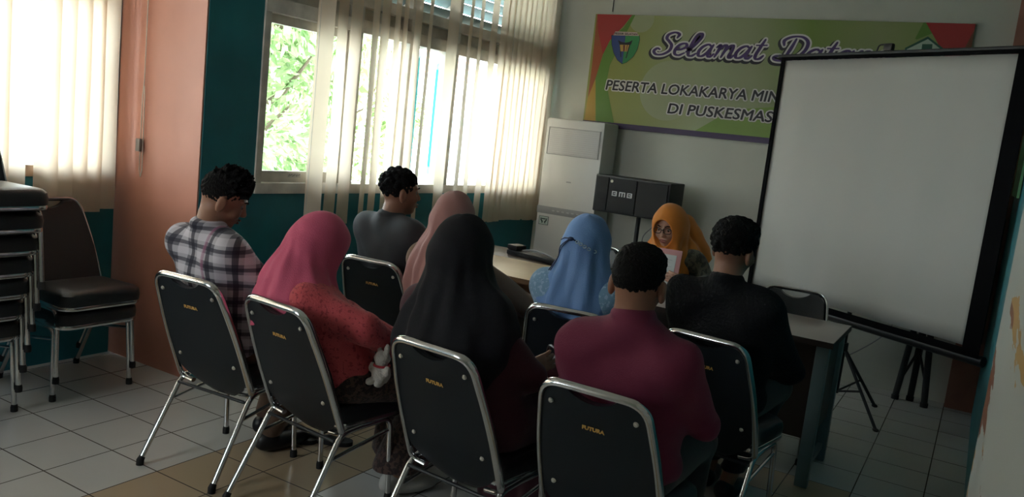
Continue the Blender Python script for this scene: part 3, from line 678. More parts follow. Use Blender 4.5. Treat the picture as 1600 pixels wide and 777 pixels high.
# script lettering from pen strokes
GL = {
 'S': ([[(1.0, 1.45), (1.05, 1.75), (.75, 1.9), (.42, 1.72), (.38, 1.4), (.62, 1.12), (.86, .8), (.86, .35), (.55, .02), (.15, -.02), (-.08, .25), (.06, .5), (.25, .42)]], 1.12),
 'e': ([[(.08, .42), (.42, .5), (.68, .75), (.55, 1.0), (.25, .9), (.08, .5), (.15, .12), (.42, 0), (.72, .22)]], .80),
 'l': ([[(-.02, .3), (.3, .85), (.52, 1.5), (.48, 1.85), (.28, 1.8), (.16, 1.3), (.12, .5), (.2, .06), (.42, 0), (.62, .22)]], .68),
 'a': ([[(.68, .85), (.45, 1.0), (.18, .8), (.05, .4), (.15, .05), (.38, .05), (.6, .4), (.72, .95)], [(.76, 1.0), (.68, .5), (.68, .1), (.82, .0), (1.0, .25)]], 1.0),
 'm': ([[(0, .8), (.16, 1.0), (.18, .6), (.10, .0)], [(.14, .4), (.34, .9), (.5, 1.0), (.56, .7), (.48, 0)], [(.52, .4), (.72, .9), (.9, 1.0), (.95, .6), (.9, .12), (1.02, 0), (1.2, .25)]], 1.2),
 'n': ([[(0, .8), (.16, 1.0), (.18, .6), (.10, .0)], [(.14, .4), (.34, .9), (.52, 1.0), (.58, .6), (.55, .12), (.68, 0), (.86, .25)]], .88),
 't': ([[(.34, 1.6), (.24, .9), (.18, .3), (.28, .02), (.48, .05), (.62, .3)], [(.0, 1.1), (.55, 1.14)]], .62),
 'D': ([[(.55, 1.75), (.48, .9), (.35, .05)], [(.05, 1.2), (-.05, 1.6), (.3, 1.9), (.85, 1.9), (1.25, 1.5), (1.28, .85), (.95, .25), (.4, .0), (-.05, .02), (-.2, .22), (.0, .35), (.4, .08)]], 1.42),
 'g': ([[(.68, .85), (.45, 1.0), (.18, .8), (.05, .4), (.15, .05), (.38, .05), (.6, .4), (.72, .95)], [(.78, 1.0), (.7, .3), (.6, -.5), (.3, -.75), (.05, -.6), (.3, -.25), (.95, .15)]], 1.0)}
def script_word(word, pA, pB, xh, fat, dx, dz, m_, d, nm):
    a = bw(*pA); b_ = bw(*pB); tot = sum(GL[c][1] for c in word); sx_ = (b_.x-a.x)/tot
    m = MB(); cx = 0; nst = 0
    for c in word:
        for st in GL[c][0]:
            P = catmull([((cx+x+.22*y)*sx_, 0, y*xh) for x, y in st], 7)
            L, Rr = [], []
            for i, p in enumerate(P):
                t = (P[min(i+1, len(P)-1)]-P[max(i-1, 0)]).normalized(); nn = Vector((-t.z, 0, t.x))
                wd = xh*(.115+.15*abs(t.z)**1.2)+fat
                en = min(i, len(P)-1-i)/6.0
                if en < 1: wd = fat+(wd-fat)*(.55+.45*en)
                L.append(p+nn*wd*.5); Rr.append(p-nn*wd*.5)
            nst += 1; base = Vector((a.x+dx-bn.location.x, -d-nst*.00004, a.z+dz-bn.location.z))
            Lv = [m.bm.verts.new(q+base) for q in L]; Rv = [m.bm.verts.new(q+base) for q in Rr]
            for i in range(len(P)-1): m.bm.faces.new((Lv[i], Lv[i+1], Rv[i+1], Rv[i]))
            for q in (P[0], P[-1]):
                rr = (xh*.10+fat)*.5
                m.poly([q+base+Vector((rr*math.cos(k*.7854), -.00002 if q is P[0] else -.00003, rr*math.sin(k*.7854))) for k in range(8)])
        cx += GL[c][1]
    o = m.build(nm, m_, bn, smooth=False)
    return o
for wd_, pa, pb in (('Selamat', (1022, 84.5), (1190, 94)), ('Datang', (1213, 94.5), (1392, 97))):
    zs = bw(*pb).z-bw(*pa).z
    script_word(wd_, pa, pb, .092, .044, -.010, -.012, blk, .0030, 'script_shadow')
    script_word(wd_, pa, pb, .092, .028, 0, 0, white, .0036, 'script_outline')
    script_word(wd_, pa, pb, .092, .003, 0, 0, purple, .0042, 'script_lettering')
# ================================================================== FIGURES (implicit surfaces meshed in numpy)
class Vol:
    def __init__(s, lo, hi, h):
        s.h = h; s.lo = np.array(lo, float); s.n = np.ceil((np.array(hi, float)-s.lo)/h).astype(int)+1
        s.ax = [s.lo[i]+h*np.arange(s.n[i]) for i in range(3)]
        s.D = np.full(tuple(s.n), .08, np.float32)
    def _rng(s, c0, c1, m):
        sl = []
        for i in range(3):
            a = int(max(0, math.floor((c0[i]-m-s.lo[i])/s.h))); b = int(min(s.n[i], math.ceil((c1[i]+m-s.lo[i])/s.h)+1))
            if b <= a: return None, None
            sl.append(slice(a, b))
        g = [s.ax[0][sl[0]][:, None, None], s.ax[1][sl[1]][None, :, None], s.ax[2][sl[2]][None, None, :]]
        return tuple(sl), g
    def _comb(s, sl, d, k, op):
        A = s.D[sl]
        if op == 'sub':
            d = -d
            if k > 0:
                h = np.clip(.5-.5*(A-d)/k, 0, 1); r = A*(1-h)+d*h+k*h*(1-h)
            else: r = np.maximum(A, d)
        else:
            if k > 0:
                h = np.clip(.5+.5*(A-d)/k, 0, 1); r = A*(1-h)+d*h-k*h*(1-h)
            else: r = np.minimum(A, d)
        s.D[sl] = r
    def cap(s, a, b, ra, rb=None, k=.02, op='add'):
        rb = ra if rb is None else rb
        a = np.array(a, float); b = np.array(b, float); m = max(ra, rb)+.035+k
        sl, g = s._rng(np.minimum(a, b), np.maximum(a, b), m)
        if sl is None: return s
        ab = b-a; L = ab@ab+1e-9
        t = np.clip(((g[0]-a[0])*ab[0]+(g[1]-a[1])*ab[1]+(g[2]-a[2])*ab[2])/L, 0, 1)
        d = np.sqrt((g[0]-a[0]-t*ab[0])**2+(g[1]-a[1]-t*ab[1])**2+(g[2]-a[2]-t*ab[2])**2)-(ra+(rb-ra)*t)
        s._comb(sl, d, k, op); return s
    def ell(s, c, r, k=.02, op='add', M=None):
        """M: 3x3 rotation (columns = axes of the ellipsoid)"""
        c = np.array(c, float); r = np.array(r, float); m = r.max()+.035+k
        sl, g = s._rng(c, c, m)
        if sl is None: return s
        x, y, z = g[0]-c[0], g[1]-c[1], g[2]-c[2]
        if M is not None: x, y, z = (M[0, 0]*x+M[1, 0]*y+M[2, 0]*z, M[0, 1]*x+M[1, 1]*y+M[2, 1]*z, M[0, 2]*x+M[1, 2]*y+M[2, 2]*z)
        k0 = np.sqrt((x/r[0])**2+(y/r[1])**2+(z/r[2])**2)+1e-6; k1 = np.sqrt((x/r[0]**2)**2+(y/r[1]**2)**2+(z/r[2]**2)**2)+1e-6
        s._comb(sl, k0*(k0-1)/k1, k, op); return s
    def plane(s, p, nrm, k=0):
        """keep the side where (q-p).n < 0"""
        p = np.array(p, float); nrm = np.array(nrm, float); nrm = nrm/np.linalg.norm(nrm)
        d = (s.ax[0][:, None, None]-p[0])*nrm[0]+(s.ax[1][None, :, None]-p[1])*nrm[1]+(s.ax[2][None, None, :]-p[2])*nrm[2]
        s._comb((slice(None),)*3, -d.astype(np.float32), k, 'sub'); return s
    def warp(s, fn):
        s.D += fn(s.ax[0][:, None, None], s.ax[1][None, :, None], s.ax[2][None, None, :]).astype(np.float32); return s
    def mesh(s, name, m, parent=None, smooth=1):
        D = s.D; S = D < 0
        c = [S[i:S.shape[0]-1+i, j:S.shape[1]-1+j, k:S.shape[2]-1+k] for i in (0, 1) for j in (0, 1) for k in (0, 1)]
        any_ = c[0].copy(); all_ = c[0].copy()
        for q in c[1:]: any_ |= q; all_ &= q
        act = any_ & ~all_; idx = np.full(act.shape, -1, np.int64); I = np.argwhere(act); idx[act] = np.arange(len(I))
        cor = np.array([(i, j, k) for i in (0, 1) for j in (0, 1) for k in (0, 1)])
        V = np.stack([D[I[:, 0]+a, I[:, 1]+b, I[:, 2]+e] for a, b, e in cor], 1)
        P = np.zeros((len(I), 3)); cnt = np.zeros(len(I))
        for p in range(8):
            for q in range(p+1, 8):
                if abs(cor[p]-cor[q]).sum() != 1: continue
                cr = (V[:, p] < 0) != (V[:, q] < 0); t = np.where(cr, V[:, p]/(V[:, p]-V[:, q]+1e-12), 0)
                P[cr] += (cor[p][None]+(cor[q]-cor[p])[None]*t[:, None])[cr]; cnt[cr] += 1
        P = (P/cnt[:, None]+I)*s.h+s.lo
        F = []
        for axis in range(3):
            o1, o2 = [a for a in range(3) if a != axis]
            n0 = [slice(1, -1)]*3; n0[axis] = slice(0, -1); a = S[tuple(n0)]; n1 = list(n0); n1[axis] = slice(1, None); b = S[tuple(n1)]
            E = np.argwhere(a != b); off = np.zeros(3, int); off[o1] = off[o2] = 1; E0 = E+off; sgn = a[tuple(E.T)]
            def at(d1, d2):
                Q = E0.copy(); Q[:, o1] -= d1; Q[:, o2] -= d2; return idx[tuple(Q.T)]
            q = np.stack([at(0, 0), at(1, 0), at(1, 1), at(0, 1)], 1)
            fl = sgn if axis != 1 else ~sgn
            q[~fl] = q[~fl][:, ::-1]; F.append(q)
        F = np.concatenate(F)
        for _ in range(smooth):      # laplacian
            A = np.zeros_like(P); C = np.zeros(len(P))
            for i in range(4):
                u, v = F[:, i], F[:, (i+1) % 4]
                for ax in range(3):
                    A[:, ax] += np.bincount(u, P[v, ax], len(P))+np.bincount(v, P[u, ax], len(P))
                C += np.bincount(u, minlength=len(P))+np.bincount(v, minlength=len(P))
            P = P*.5+.5*A/np.maximum(C, 1)[:, None]
        me = bpy.data.meshes.new(name); me.vertices.add(len(P)); me.vertices.foreach_set('co', P.astype(np.float32).ravel())
        me.loops.add(len(F)*4); me.loops.foreach_set('vertex_index', F.astype(np.int32).ravel())
        me.polygons.add(len(F)); me.polygons.foreach_set('loop_start', np.arange(0, len(F)*4, 4, dtype=np.int32)); me.polygons.foreach_set('loop_total', np.full(len(F), 4, np.int32))
        me.update(); me.validate()
        return link(name, me, m, parent, True, 180)
V3 = lambda *a: np.array(a, float)
def rotm(yaw, pitch, roll):
    return np.array(Matrix.Rotation(R(yaw), 3, 'Z') @ Matrix.Rotation(R(pitch), 3, 'X') @ Matrix.Rotation(R(roll), 3, 'Y'))
skin = mat('skin_brown', (.27, .13, .08), .5, bump=.08, bscale=60, var=.08, vscale=9)
skin2 = mat('skin_light_brown', (.40, .22, .15), .5, bump=.08, bscale=60, var=.08, vscale=9)
hairm = mat('black_hair', (.0025, .002, .002), .75, spec=.2, bump=.9, bscale=170)
eyew = mat('eye_white', (.5, .48, .45), .3); eyew = mat('eye_white2', (.22, .20, .18), .6); iris = mat('eye_dark', (.015, .01, .008), .2); lipm = mat('lips', (.33, .10, .085), .45)
def fabric(name, col, **k): return mat(name, col, k.pop('rough', .8), bump=k.pop('bump', .25), bscale=k.pop('bscale', 260), sheen=k.pop('sheen', .15), **k)
def hand(v, w, f, n, thumb, curl=25, spread=.0, sc=.95):
    f = f/np.linalg.norm(f); n = n-f*(n@f); n = n/np.linalg.norm(n); t = np.cross(f, n)*thumb
    for o in (-.026, -.009, .009, .026): v.cap(w+f*.005+t*o*.8*sc, w+f*.078*sc+t*o*sc, .0125, .0115, k=.008)
    for o, L in ((.028, .070), (.010, .078), (-.009, .072), (-.027, .056)):
        p = w+f*.080*sc+t*o*sc; a = R(curl)*.6; d0 = f+t*o*(6*spread)
        for i, (fr_, r0, r1) in enumerate(((.45, .0098, .0088), (.30, .0088, .0080), (.25, .0080, .0068))):
            d = d0*math.cos(a)+n*math.sin(a); d = d/np.linalg.norm(d); q = p+d*L*fr_*sc; v.cap(p, q, r0, r1, k=.002); p = q; a += R(curl)
    p = w+f*.018*sc+t*.026*sc; q = p+(f*.55+t*.62+n*.35)*.042*sc; v.cap(p, q, .0125, .0105, k=.010); v.cap(q, q+(f*.85+t*.25+n*.35)*.034*sc, .0100, .0078, k=.003)
def head(v, o, H, nb, face=True, ears=True):
    P = lambda x, y, z: o+H@V3(x, y, z)
    v.ell(P(0, -.012, .028), (.074, .092, .084), k=.0, M=H); v.ell(P(0, .026, -.034), (.057, .060, .074), k=.03, M=H); v.ell(P(0, .058, -.088), (.026, .022, .020), k=.02, M=H)
    v.cap(P(0, -.022, -.05), nb, .052, .058, k=.03)
    if ears:
        for s in (-1, 1): v.ell(P(s*.079, -.008, -.014), (.012, .020, .034), k=.006, M=H); v.ell(P(s*.091, -.002, -.012), (.005, .011, .020), k=.004, op='sub', M=H)
    if face:
        for s in (-1, 1):
            v.ell(P(s*.031, .098, .010), (.019, .020, .013), k=.012, op='sub', M=H); v.ell(P(s*.040, .058, -.028), (.022, .022, .020), k=.02, M=H)
        v.cap(P(0, .076, .018), P(0, .099, -.024), .008, .0115, k=.010)
        for s in (-1, 1): v.ell(P(s*.012, .092, -.028), (.008, .009, .007), k=.006, M=H)
        v.ell(P(0, .078, -.054), (.027, .014, .006), k=.005, M=H); v.ell(P(0, .076, -.066), (.023, .014, .007), k=.005, M=H)
        for s in (-1, 1): v.cap(P(s*.014, .083, .030), P(s*.048, .068, .030), .007, .006, k=.010)
def noise3(a, fx=9, fy=9, fz=7, ph=0):
    return lambda x, y, z: a*(np.sin(x*fx*2.1+1.7*np.sin(z*fz*1.3+ph)+ph)*np.sin(z*fz*2.2+1.3*np.sin(y*fy+x*fx*.7+ph))+.5*np.sin(x*fx*4.3+z*fz*3.1+y*fy*2+ph*2)+.42*np.sin(34*z+16*x+2.5*np.sin(x*19+ph)+ph)*np.sin(x*13+z*5+ph))
def person(root, yaw, headW, hyaw, hpitch, hroll, label, sw=.165, group=None, skinm=skin, top=None, top_style={}, bottom=None, skirt=False, elbows=None, wrists=None,
           knees=None, ankles=None, hands=(35, 35), hair=None, hijab=None, shoem=None, face=False, nbo=(0, -.03, -.125), shy=0, hsp=0, shz=-.078, handn=None, h=.0048, shoe_h=.075, seat=.52, bulk=1.0, hroot=0):
    e = empty('person', (root[0], root[1], 0), R(yaw)); tag(e, label, 'person')
    c, s_ = math.cos(R(yaw)), math.sin(R(yaw)); dx, dy = headW[0]-root[0], headW[1]-root[1]
    o = V3(c*dx+s_*dy, -s_*dx+c*dy, headW[2]); H = rotm(hyaw-0, hpitch, hroll)
    nb = o+V3(*nbo); p0 = V3(0, 0, seat)
    cs, ss = math.cos(R(shy)), math.sin(R(shy)); SR = lambda x, y, z: V3(cs*x-ss*y, ss*x+cs*y, z)
    sh = [nb+SR(q*sw, -.005, shz) for q in (-1, 1)]
    el = [V3(*q) for q in elbows] if elbows else [V3(-.235, .05, .73), V3(.235, .05, .73)]
    wr = [V3(*q) for q in wrists] if wrists else [V3(-.10, .27, .62), V3(.10, .27, .62)]
    kn = [V3(*q) for q in knees] if knees else [V3(-.11, .42, seat-.01), V3(.11, .42, seat-.01)]
    an = [V3(*q) for q in ankles] if ankles else [V3(-.11, .36, .09), V3(.11, .36, .09)]
    ch = nb*.78+p0*.22+V3(0, .01, -.06); bl = nb*.36+p0*.64+V3(0, .015, 0)
    hp = [V3(-.09, 0, seat), V3(.09, 0, seat)]
    allp = np.array([o, *sh, *el, *wr, *kn, *an, p0]); lo = allp.min(0)-.24; hi = allp.max(0)+.24; lo[2] = -.01; hi[2] = max(o[2]+.15, 0)
    # ---------------- body (skin)
    v = Vol(lo, hi, h)
    v.ell(ch, (sw-.01, .09, .15), k=0); v.ell(bl, (.135, .10, .14), k=.05); v.ell(p0, (.15, .12, .09), k=.05)
    for i in (0, 1):
        v.cap(nb+V3(0, 0, -.02), sh[i], .042, .045, k=.03); v.cap(sh[i], el[i], .044, .036, k=.02); v.cap(el[i], wr[i], .036, .024, k=.01)
        v.cap(hp[i], kn[i], .075, .055, k=.03); v.cap(kn[i], an[i], .052, .034, k=.02)
        fd = V3(0, 1, 0) if ankles is None else (an[i]-kn[i])*V3(0, 0, 0)+V3((-1, 1)[i]*.12, 1, 0); fd = fd/np.linalg.norm(fd)
        v.ell(an[i]+fd*.065+V3(0, 0, .035-an[i][2]), (.038, .115, .030), k=.03, M=np.stack([np.cross(fd, V3(0, 0, 1)), fd, V3(0, 0, 1)], 1))
        d = wr[i]-el[i]; d = d/np.linalg.norm(d); 
        nn = V3(*handn[i]) if handn else V3(0, -.2, -1)
        hf = d+V3(0, .5, -.05)
        if isinstance(hands, dict): hf = V3(*hands['dir'][i])
        hand(v, wr[i], hf, nn, (1, -1)[i], curl=hands['curl'][i] if isinstance(hands, dict) else hands[i], spread=hsp)
    head(v, o, H, nb, face=True, ears=hijab is None)
    v.plane((0, 0, .003), (0, 0, -1))
    v.mesh('body', skinm, e, smooth=1)
    P = lambda x, y, z: o+H@V3(x, y, z)
    if face:
        m = MB()
        for q in (-1, 1): m.ball(P(q*.031, .0670, .006), .0115)
        ey = m.build('eyes', eyew, e, angle=180); m = MB()
        for q in (-1, 1): m.ball(P(q*.030, .0735, .003), .0066)
        m.build('iris', iris, ey, angle=180); m = MB()
        for q in (-1, 1): MB().tube([P(q*.014, .090, .028), P(q*.03, .088, .034), P(q*.048, .074, .030)], [.003, .0035, .002], seg=6).build('eyebrow', hairm, e, angle=180)
        m = MB(); m.ball(P(0, .0885, -.0535), .006, (3.4, .8, .75)); m.ball(P(0, .0865, -.066), .006, (3.0, .9, .95)); m.build('lips', lipm, e, angle=180)
    # ---------------- top garment
    st = dict(sleeve=.92, hem=seat-.04, fold=.0045, collar=True, loose=0.0); st.update(top_style); L = st['loose']
    v = Vol(lo, hi, h)
    v.ell(ch, ((sw+.012)*bulk+L, .118*bulk+L, .175), k=0); v.ell(bl, (.158*bulk+L, .128*bulk+L, .16), k=.07); v.ell(p0+V3(0, .0, .03), (.178*bulk+L, .15+L, .115), k=.07)
    for i in (0, 1):
        sd_ = (-1, 1)[i]; v.cap(nb+V3(0, -.008, -.034), sh[i]+V3(-sd_*.01, 0, .008), .056*bulk, .055*bulk, k=.05)
        v.cap(sh[i]+V3(-sd_*.045, .01, -.03), bl+V3(sd_*.085, 0, -.04), .080*bulk+L, .085*bulk+L, k=.05)
        v.cap(sh[i], el[i], .056*bulk+L*.6, .047*bulk+L*.7, k=.045)
        v.cap(el[i], el[i]+(wr[i]-el[i])*st['sleeve'], .046+L*.7, .036+L*.8, k=.012)
        v.ell(el[i]*.85+wr[i]*.15, (.05+L*.5,)*3, k=.02)
    if st['collar']:
        v.ell(nb+V3(0, -.002, .012), (.070, .072, .034), k=.006)
        v.ell(nb+V3(0, .0, .05), (.056, .058, .034), k=.002, op='sub')
    if 'extra' in st: st['extra'](v)
    F = st['fold']; v.warp(noise3(F, 8, 6, 9, st.get('ph', 0)))
    if 'skirt' in st:      # tunic flaring over the lap
        for i in (0, 1): v.cap(hp[i]+V3(0, 0, .0), hp[i]*.35+kn[i]*.65+V3(0, 0, .01), .10, .088, k=.05)
    else: v.plane((0, 0, st['hem']), (0, 0, -1))
    v.mesh(st.get('name', 'shirt'), top, e, smooth=1)
    # ---------------- lower garment
    v = Vol(lo, hi, .006)
    v.ell(p0+V3(0, 0, .0), (.165, .135, .085), k=0)
    for i in (0, 1):
        if skirt: v.cap(hp[i], kn[i], .10, .095, k=.08); v.cap(kn[i], an[i]*V3(1, 1, 0)+V3(0, 0, .10), .092, .105, k=.09)
        else: v.cap(hp[i], kn[i], .088, .070, k=.03); v.cap(kn[i], an[i]*V3(1, 1, 0)+V3(0, 0, .11), .066, .052, k=.02)
    v.warp(noise3(.006 if skirt else .003, 9, 9, 4, 1.3))
    v.plane((0, 0, (shoe_h if shoe_h != .075 else .055) if skirt else shoe_h), (0, 0, -1))
    v.mesh('skirt' if skirt else 'trousers', bottom, e, smooth=1)
    # ---------------- shoes
    if shoem:
        for i in (0, 1):
            fd = V3(0, 1, 0) if ankles is None else V3((-1, 1)[i]*.12, 1, 0); fd = fd/np.linalg.norm(fd)
            v = Vol(an[i]-V3(.2, .2, 0)*1-V3(0, 0, an[i][2]), an[i]+V3(.2, .3, .05), .005); MM = np.stack([np.cross(fd, V3(0, 0, 1)), fd, V3(0, 0, 1)], 1)
            v.ell(an[i]+fd*.065+V3(0, 0, .036-an[i][2]), (.046, .132, .038), k=0, M=MM); v.ell(an[i]+fd*-.02+V3(0, 0, .055-an[i][2]), (.042, .05, .042), k=.02, M=MM)
            v.plane((0, 0, .001), (0, 0, -1)); v.mesh('shoe', shoem, e)
    # ---------------- hair
    if hair:
        v = Vol(o-.19, o+.19, .0034)
        v.ell(P(0, -.018, .034), (.0765, .0935, .084), k=0, M=H)
        for q in hair.get('add', []): v.ell(P(*q[0]), q[1], k=.02, M=H)
        a = hair.get('rough', .003)*.42; fq = hair.get('freq', 190)*2.6
        def hn(x, y, z):
            return a*(np.sin(x*fq+3*np.sin(z*60))*np.sin(y*fq*.9+2*np.sin(x*50))+.7*np.sin(z*fq*.8+4*np.sin(x*40+y*45)))
        v.warp(hn)
        rg = random.Random(hair.get('seed', 1))
        for _ in range(hair.get('spikes', 0)):
            d = V3(rg.gauss(0, .6), rg.gauss(.25, .6), abs(rg.gauss(.9, .4))); d /= np.linalg.norm(d); q = V3(d[0]*.070, d[1]*.088-.008, d[2]*.082+.042)
            v.cap(P(*q), P(*(q+d*.024+V3(rg.uniform(-.008, .008), rg.uniform(.0, .014), .004))), .011, .0035, k=.006)
        for _ in range(hair.get('curls', 0)):
            d = V3(rg.gauss(0, 1), rg.gauss(-.2, 1), rg.gauss(.4, .8)); d /= np.linalg.norm(d)
            v.ell(P(d[0]*.078, d[1]*.092-.018, d[2]*.082+.04), (.014, .014, .013), k=.004)
        nz = hair.get('nape', -.062)
        gx, gy, gz = v.ax[0][:, None, None]-o[0], v.ax[1][None, :, None]-o[1], v.ax[2][None, None, :]-o[2]
        yl = gx*H[0, 1]+gy*H[1, 1]+gz*H[2, 1]; zl = gx*H[0, 2]+gy*H[1, 2]+gz*H[2, 2]
        tt = np.clip((yl+.035)/.11, 0, 1); ff = nz-.012+(.060-nz)*tt*tt*(3-2*tt)
        v.D = np.maximum(v.D+.0035*np.clip((-zl-.005)/.05, 0, 1), ff-zl).astype(np.float32)
        v.plane(P(0, .086, .0), H@V3(0, 1, .05), k=.01)
        v.mesh('hair', hairm, e, smooth=0)
    # ---------------- headscarf
    if hijab:
        hj = dict(drop=.30, w=.20, d=.155, fold=.008, nf=9, tilt=(0, 0), head=(.094, .116, .122), back=0, capeo=(0, -.01, -.13), tip=None, face=True, ph=0); hj.update(hijab)
        lo2 = np.minimum(o-.22, nb-V3(.33, .30, hj['drop']+.12)); hi2 = np.maximum(o+.2, nb+V3(.33, .30, .1))
        v = Vol(lo2, hi2, .0048)
        v.ell(P(0, -.012, .018), hj['head'], k=0, M=H); v.ell(P(0, .01, -.045), (.080, .095, .092), k=.03, M=H)
        v.cap(P(0, -.03, -.03), nb+V3(0, -.012, .0), .090+hj['back'], .105+hj['back'], k=.05)
        cc_ = nb+V3(*hj['capeo']); v.ell(cc_, (hj['w'], hj['d'], .185), k=.07, M=rotm(shy, 0, 0))
        v.ell(nb+V3(0, -.005, -.20), (hj['w']*1.04, hj['d']*1.05, .22), k=.05, M=rotm(shy, 0, 0))
        if 'add' in hj:
            for q in hj['add']: v.cap(*q)
        ox, oy, oz = o
        A_, NF, phs = hj['fold'], hj['nf'], hj['ph']
        def fw(x, y, z):
            an_ = np.arctan2(x-nb[0], -(y-nb[1])); t = np.clip((oz+.06-z)/.28, 0, 1)
            return A_*t*(np.sin(an_*NF+5*(z-oz)+phs)+.6*np.sin(an_*NF*1.9-9*(z-oz)+1+phs)-.7*np.abs(np.sin(an_*NF*.8+4*(z-oz)+phs*2)))+.0018*np.sin(an_*3+(z-oz)*60+phs)
        v.warp(fw)
        if hj['face']:
            v.ell(P(0, .112, -.014), hj.get('open', (.056, .075, .080)), k=.006, op='sub', M=H)
        zc = nb[2]-hj['drop']; tx, ty = hj['tilt']
        v.plane((nb[0], nb[1], zc), (tx, ty, -1))
        if hj['tip']:
            x0 = hj['tip']; v.plane((nb[0]+x0[0], nb[1], nb[2]+x0[1]), (x0[2], 0, -1)); v.plane((nb[0]+x0[0], nb[1], nb[2]+x0[1]), (-x0[2], 0, -1))
        e0 = v.mesh('headscarf', hj['m'], e, smooth=1)
    return e, P, H, nb
# ---- garment materials
plaid = mat('checked_cotton', (.3, .3, .3), .85, bump=.2, bscale=300)
n = plaid.node_tree; b = bsdf(plaid); tc = n.nodes.new('ShaderNodeTexCoord'); s_ = n.nodes.new('ShaderNodeSeparateXYZ'); n.links.new(tc.outputs['Object'], s_.inputs[0])
ang_ = mth(n, 'MULTIPLY', mth(n, 'ARCTAN2', s_.outputs['X'], mth(n, 'SUBTRACT', .04, s_.outputs['Y'])), .17)
def band(v, per, lo, hi, ph=0):
    f = mth(n, 'FRACT', mth(n, 'ADD', mth(n, 'DIVIDE', v, per), ph)); return mth(n, 'MULTIPLY', mth(n, 'GREATER_THAN', f, lo), mth(n, 'LESS_THAN', f, hi))
Z_ = s_.outputs['Z']
base = (.15, .145, .17)
c_ = mix(n, mth(n, 'MULTIPLY', band(ang_, .074, 0, .42), .75), base, (.52, .50, .55))
c_ = mix(n, mth(n, 'MULTIPLY', band(Z_, .070, 0, .40, .2), .5), c_, (.72, .69, .74))
c_ = mix(n, mth(n, 'MULTIPLY', band(ang_, .074, .62, .82), .8), c_, (.015, .015, .03))
c_ = mix(n, mth(n, 'MULTIPLY', band(Z_, .070, .58, .80, .2), .75), c_, (.015, .015, .03))
c_ = mix(n, mth(n, 'MULTIPLY', band(ang_, .184, .15, .22), .5), c_, (.35, .12, .22))
n.links.new(c_, b.inputs['Base Color'])
def flecked(name, c0, c1, scale, thr, rough=.8):
    m_ = fabric(name, c0, rough=rough, bump=.5, bscale=120); n = m_.node_tree; b = bsdf(m_); tc = n.nodes.new('ShaderNodeTexCoord'); vz = n.nodes.new('ShaderNodeTexNoise'); vz.inputs['Scale'].default_value = scale; vz.inputs['Detail'].default_value = 2
    n.links.new(tc.outputs['Object'], vz.inputs['Vector']); n.links.new(mix(n, mth(n, 'GREATER_THAN', vz.outputs['Fac'], thr), c0, c1), b.inputs['Base Color']); return m_
coral = flecked('coral_lace', (.60, .085, .10), (.38, .04, .055), 75, .60)
batik = flecked('batik_brown', (.09, .05, .04), (.03, .016, .014), 60, .50)
bluelace = flecked('pale_blue_lace', (.20, .36, .52), (.34, .50, .66), 55, .57)
olive = flecked('olive_batik', (.10, .085, .055), (.035, .03, .022), 40, .52)
pinkf = fabric('pink_crepe', (.62, .10, .19)); mauve = fabric('mauve_crepe', (.36, .17, .15)); navyblk = fabric('black_crepe', (.007, .007, .011), rough=.9, sheen=0)
bluef = fabric('sky_blue_crepe', (.165, .31, .60)); orangef = fabric('orange_crepe', (.62, .20, .022)); greysh = fabric('charcoal_cotton', (.028, .029, .034), sheen=0); maroon = fabric('maroon_cotton', (.150, .012, .045), sheen=.05); maroond = fabric('dark_maroon_cotton', (.055, .008, .018))
blackg = fabric('black_waffle_cotton', (.006, .007, .009), sheen=0, spec=.25, bump=.8, bscale=90); tanf = fabric('tan_cotton', (.20, .13, .09)); trs_black = fabric('black_trousers', (.010, .010, .013)); trs_brown = fabric('brown_trousers', (.10, .055, .03))
shoeb = mat('black_shoe', (.008, .008, .009), .45); sockw = mat('white_sock', (.5, .5, .48), .8)
# A: checked shirt
person((.375, .595), -6, (.325, .53, 1.125), -32, -24, 4, 'man in black, grey and white checked shirt, head bowed, seated by the salmon pier', sw=.165, top=plaid, bottom=trs_brown,
       top_style=dict(loose=.006, fold=.005), elbows=((-.225, .02, .73), (.225, .06, .72)), wrists=((-.10, .27, .62), (.12, .29, .62)), ankles=((-.12, .28, .09), (.06, .17, .09)), hair=dict(add=[((0, .015, .085), (.066, .095, .045)), ((0, .075, .078), (.055, .04, .032))], rough=.0045, freq=150, nape=-.066, spikes=130), shoem=shoeb, face=True, nbo=(0, -.065, -.115))
# B: pink headscarf, coral jacket
person((.955, .60), -22, (.83, .57, 1.005), -12, -38, 0, 'woman in pink headscarf and coral lace jacket, looking down at her lap', sw=.155, skinm=skin2, top=coral, bottom=batik, skirt=True,
       top_style=dict(loose=.012, fold=.005, hem=.46, name='jacket', sleeve=.97), elbows=((-.20, .06, .72), (.195, -.01, .755)), wrists=((-.03, .28, .625), (.165, .14, .665)), ankles=((-.08, .34, .09), (.08, .26, .09)),
       hijab=dict(m=pinkf, drop=.135, w=.185, d=.14, capeo=(.01, .015, -.12), fold=.007, tilt=(.1, .35), nf=7, face=True, head=(.090, .118, .122), back=-.005), shoe_h=.12, shoem=sockw, nbo=(-.01, -.085, -.11), hands=(40, 30))
# C: dark shirt by the window
person((.47, 1.62), -10, (.455, 1.53, 1.165), -26, -2, 0, 'man in dark grey shirt with short black hair, seated nearest the window', sw=.175, bulk=1.12, top=greysh, bottom=trs_black, top_style=dict(loose=.01, fold=.005, ph=2),
       hair=dict(add=[((0, -.01, .07), (.072, .085, .05))], rough=.0045, freq=120, nape=-.055, curls=90, seed=4), shoem=shoeb, face=True, nbo=(0, -.045, -.125))
